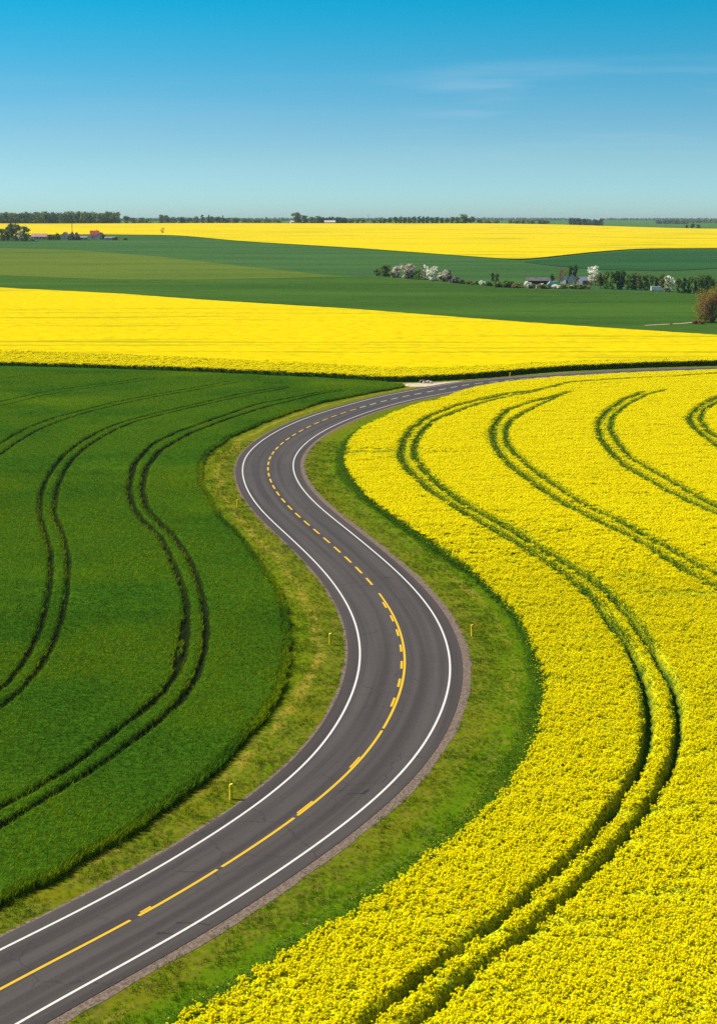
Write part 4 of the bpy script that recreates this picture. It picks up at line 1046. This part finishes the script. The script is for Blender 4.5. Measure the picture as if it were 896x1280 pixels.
# skyline: trees on the ridge
G3 = 'single trees along the skyline'
def sky_tree(kd, x, ytop, wd_, Y, label, ybase=279.6):
    X = (x-448)/F*Y; h = (ybase-ytop)*Y/F+1.0
    o = tree(kd, x, h, wd_*Y/F, label, G3, 'tree', None, Y); return o
sk_list = [(164,270,9),(172,271.5,8),(181,272,9),(190,273,10),(207,268,8),(214,269,8),(222,271,8),(231,270.5,10),(240,272,10),(250,270,8),(257,268,6),(266,269.5,10),(275,271,10),(285,272,12),(297,271.5,12),(312,273,12),(324,274,11),(337,274,11),(349,274.5,11)]
nm = ['hazy tree cluster member just right of the left wood']
num = ['first','second','third','fourth','fifth','sixth','seventh','eighth','ninth','tenth','eleventh','twelfth','thirteenth','fourteenth','fifteenth','sixteenth','seventeenth','eighteenth','nineteenth','twentieth']
for q, (x, yt, w_) in enumerate(sk_list):
    sky_tree(['broad', 'dark', 'olive'][q % 3] if x not in (257,) else 'poplar', x, yt, w_*1.15, 3100+ (q*137) % 300, f'hazy skyline tree, {num[q]} to the right of the left wood', 279.8)
sky_tree('poplar', 282, 268, 3.5, 3000, 'slender poplar rising above the hazy skyline trees')
sky_tree('spruce', 265, 267.5, 4, 3000, 'pointed conifer rising above the hazy skyline trees')
sky_tree('olive', 372, 266, 14, 2640, 'rounded pale green tree left of the dark skyline wood')
sky_tree('dark', 382, 270, 10, 2650, 'dark tree between the rounded pale tree and the skyline wood')
for q, x in enumerate((391, 399)): sky_tree('broad', x, 272-q, 10, 2680, ['medium green skyline tree, the one nearer the rounded pale tree', 'medium green skyline tree touching the dark skyline wood'][q])
for q, (x, yt) in enumerate([(439, 273.5), (447, 274), (454, 274.5), (467, 275), (474, 275)]): sky_tree('broad', x, yt, 7, 2750, f'small low skyline tree, {num[q]} rightward of the dark skyline wood')
rowC = [(480,273.5,6,'dark'),(486,272.5,6,'olive'),(493,272,6,'broad'),(499,271.5,6,'olive'),(505,272,5,'dark'),(510,272,6,'olive'),(516,271.5,6,'broad'),(522,270.5,5.5,'dark'),(527,271,5,'dark'),(532,271,6,'dark'),(538,272,5.5,'dark'),(544,271.5,6,'dark'),(550,272.5,5,'dark'),(556,273,6,'olive'),(563,272,6,'broad'),(569,272,7,'broad'),(577,268.5,11,'broad'),(586,271.5,8,'olive')]
for q, (x, yt, w_, kd) in enumerate(rowC):
    sky_tree(kd, x, yt, w_*1.05, 2640, 'large round green tree near the right end of the orderly skyline row' if q == 16 else f'{num[q]} tree from the left in the orderly skyline row')
for q, (x, yt, w_) in enumerate([(596,274.5,8),(606,275,8),(617,275.5,9),(634,275,6),(642,275.5,10),(651,275,11),(661,274.8,11),(670,274.5,10),(678,275.5,9)]):
    sky_tree('broad', x, yt, w_*1.1, 3300, f'low hazy tree, {num[q]} right of the orderly skyline row', 280.5)
for q, (x, yt, w_) in enumerate([(858,281,5),(865,279.5,6),(872,280.5,6)]):
    T('dark', x, 285.3, yt, w_, ['left one of three dark trees at the right end of the distant yellow field', 'middle and tallest of three dark trees by the distant yellow field', 'right one of three dark trees by the distant yellow field'][q], G3)

def wood(name, segs, mats, label, nper, seed, s):
    """a wood that reads as one mass: many crowns of varying height in one object"""
    rg = np.random.default_rng(seed); Qs = []; MI = []
    for (X, Y, h, w_) in segs:
        z0 = float(H(X, Y)); m_ = rg.integers(0, len(mats))
        for _ in range(7):
            zz = rg.random(); c = (X+rg.normal()*w_*.2*(1.1-zz), Y+rg.normal()*w_*.3, z0+h*(.06+.78*zz))
            q_ = cluster_quads(c, w_*(.42-.16*zz), nper//7, s, .9, rg); Qs.append(q_); MI += [m_]*len(q_)
    V = np.concatenate(Qs).reshape(-1, 3)
    o = new_mesh(name, V, np.arange(len(V)).reshape(-1, 4), [M[x] for x in mats], None, MI)
    tag(o, label, 'wood', kind='stuff'); return o
rg = np.random.default_rng(3)
def line_segs(x0, x1, Y, yt, ybase, n, w_, depth=60, prof=None):
    out_ = []
    for q in range(n):
        x = x0+(x1-x0)*(q+.5)/n+rg.normal()*(x1-x0)/n*.4; YY_ = Y+rg.random()*depth
        X = (x-448)/F*YY_; t_ = (ybase-yt)*Y/F*(.8+.3*rg.random())
        if prof: t_ *= prof((x-x0)/(x1-x0))
        out_.append((X, YY_, t_+.5, w_*(.8+.4*rg.random())))
    return out_
wood('woodland', line_segs(-60, 154, 2590, 264.0, 279.5, 380, 13, 130), ['leaf_dark', 'leaf_green', 'leaf_dark', 'leaf_dark', 'leaf_green', 'leaf_olive'], 'dark mixed wood along the left part of the skyline', 105, 5, 1.5)
wood('woodland', line_segs(400, 434, 2680, 270.5, 279.5, 40, 9, 50), ['leaf_dark', 'leaf_spruce'], 'small dark wood on the skyline behind the white building', 84, 6, 1.1)
wood('woodland', line_segs(706, 747, 3250, 272, 281, 44, 9, 60), ['leaf_dark', 'leaf_spruce'], 'flat topped dark wood standing alone right of centre on the skyline', 84, 7, 1.2)
wood('woodland', line_segs(820, 960, 5200, 272.5, 279, 60, 18, 200, lambda t_: .55+.5*t_), ['leaf_dark', 'leaf_green'], 'hazy wood at the right end of the horizon', 63, 8, 2.4)
wood('woodland', line_segs(812, 850, 4700, 275, 279.5, 22, 14, 100), ['leaf_dark'], 'thin hazy wood left of the right horizon wood', 63, 9, 2.4)
wood('woodland', line_segs(540, 720, 7800, 273.6, 276, 110, 26, 300), ['leaf_dark', 'leaf_green'], 'bluish hazy wood low on the horizon behind the skyline trees', 49, 10, 4.5)
wood('woodland', line_segs(745, 960, 8400, 274, 276, 110, 28, 300), ['leaf_dark', 'leaf_green'], 'faintest wood on the horizon at the far right', 49, 12, 4.5)
wood('woodland', line_segs(155, 545, 6400, 273.5, 276.5, 200, 22, 300), ['leaf_dark', 'leaf_green'], 'far bluish wood on the horizon behind the single skyline trees', 49, 11, 4.0)
# white building on the skyline
def at_far(o, x, Y, rz=0):
    X = (x-448)/F*Y; o.location = (X, Y, float(H(X, Y))); o.rotation_euler.z = rz
o = house('manor_house', 19, 9, 3.2, 3.2, M['render'], M['render'], 'long white building in front of the small dark skyline wood', 'building', (100, 320), 0, 6)
at_far(o, 413, 2590, R_(3)); o.location.z -= .5
o = house('cottage', 6, 6, 3, 2.5, M['render'], M['carwhite'], 'tiny white house left of the rounded pale skyline tree', 'house', (100, 320), 0, 1); at_far(o, 366.5, 2600, R_(20))

# ------------------------------------------------------------------ haze
HV, HF = [], []; box(HV, HF, (0, 5600, -2), (13600, 13200, 62))
m, nt, out = mat_new('haze_air'); pv = nt.nodes.new('ShaderNodeVolumePrincipled')
pv.inputs['Color'].default_value = (.75, .88, 1.0, 1); pv.inputs['Density'].default_value = 0.00004; pv.inputs['Anisotropy'].default_value = .1
nt.links.new(pv.outputs[0], out.inputs['Volume'])
hz = new_mesh('haze', HV, HF, m); tag(hz, 'thin pale blue haze over the whole farmland', 'haze', kind='stuff')

# ------------------------------------------------------------------ light and sky
SUN_EL, SUN_AZ = R_(50), R_(-78)      # azimuth from +Y (view direction), clockwise: the sun stands to the left
sd = bpy.data.lights.new('sun', 'SUN'); sd.energy = 4.9; sd.angle = R_(.53); sd.color = (1, .94, .83)
so_ = bpy.data.objects.new('sun', sd); COL.objects.link(so_)
from mathutils import Vector
dirv = Vector((math.sin(SUN_AZ)*math.cos(SUN_EL), math.cos(SUN_AZ)*math.cos(SUN_EL), math.sin(SUN_EL)))
so_.rotation_euler = (-dirv).to_track_quat('-Z', 'Y').to_euler(); so_.location = (0, 0, 300)
w = bpy.data.worlds.new('World'); scene.world = w; w.use_nodes = True; nt = w.node_tree; nt.nodes.clear(); k = N(nt)
out = k.n('ShaderNodeOutputWorld'); bg = k.n('ShaderNodeBackground')
tc = k.n('ShaderNodeTexCoord'); gen = tc.outputs['Generated']
mu = k.n('ShaderNodeVectorMath', operation='MULTIPLY'); k.l(gen, mu.inputs[0]); mu.inputs[1].default_value = (1, 1, 2.6)
nz = k.n('ShaderNodeVectorMath', operation='NORMALIZE'); k.l(mu.outputs[0], nz.inputs[0])
sky = k.n('ShaderNodeTexSky'); sky.sky_type = 'NISHITA'; sky.sun_disc = False; sky.sun_elevation = SUN_EL; sky.sun_rotation = SUN_AZ
sky.air_density = 1.0; sky.dust_density = .4; sky.ozone_density = 1.5; k.l(nz.outputs[0], sky.inputs[0])
sep = k.n('ShaderNodeSeparateXYZ'); k.l(gen, sep.inputs[0]); el = sep.outputs[2]
tint = k.mix(k.ramp(el, .030, .160), (.64, .92, .93), (.0, 1.12, 1.18))
tint = k.mix(k.ramp(el, .0, .045), (.55, .88, 1.14), tint)
tint = k.mix(k.ramp(el, .16, .35), tint, (.8, .8, .8))
mm_ = k.n('ShaderNodeMix', data_type='RGBA', blend_type='MULTIPLY'); mm_.inputs['Factor'].default_value = 1
k.l(sky.outputs[0], mm_.inputs['A']); k.l(tint, mm_.inputs['B'])
# thin streaks of cirrus
cn = k.noise(k.pos((2.2, 2.2, 26), gen), 1.6, 5, .5)
cm = k.math('MULTIPLY', k.math('MULTIPLY', k.ramp(cn, .42, .66), k.math('ADD', k.ramp(sep.outputs[0], .0, .10), .12)), k.math('MULTIPLY', k.ramp(el, .03, .07), k.math('SUBTRACT', 1.0, k.ramp(el, .088, .108))))
c = k.mix(k.math('MULTIPLY', cm, .26), mm_.outputs['Result'], (6.0, 6.6, 7.6))
k.l(c, bg.inputs[0]); bg.inputs[1].default_value = .10; k.l(bg.outputs[0], out.inputs[0])

vs = scene.view_settings; vs.view_transform = 'Standard'; vs.look = 'None'; vs.exposure = .32; vs.gamma = 1; vs.use_curve_mapping = False
scene.cycles.max_bounces = 5; scene.cycles.diffuse_bounces = 3; scene.cycles.transmission_bounces = 3; scene.cycles.volume_bounces = 0; scene.cycles.glossy_bounces = 2
scene.cycles.use_denoising = False
scene.cycles.use_adaptive_sampling = False
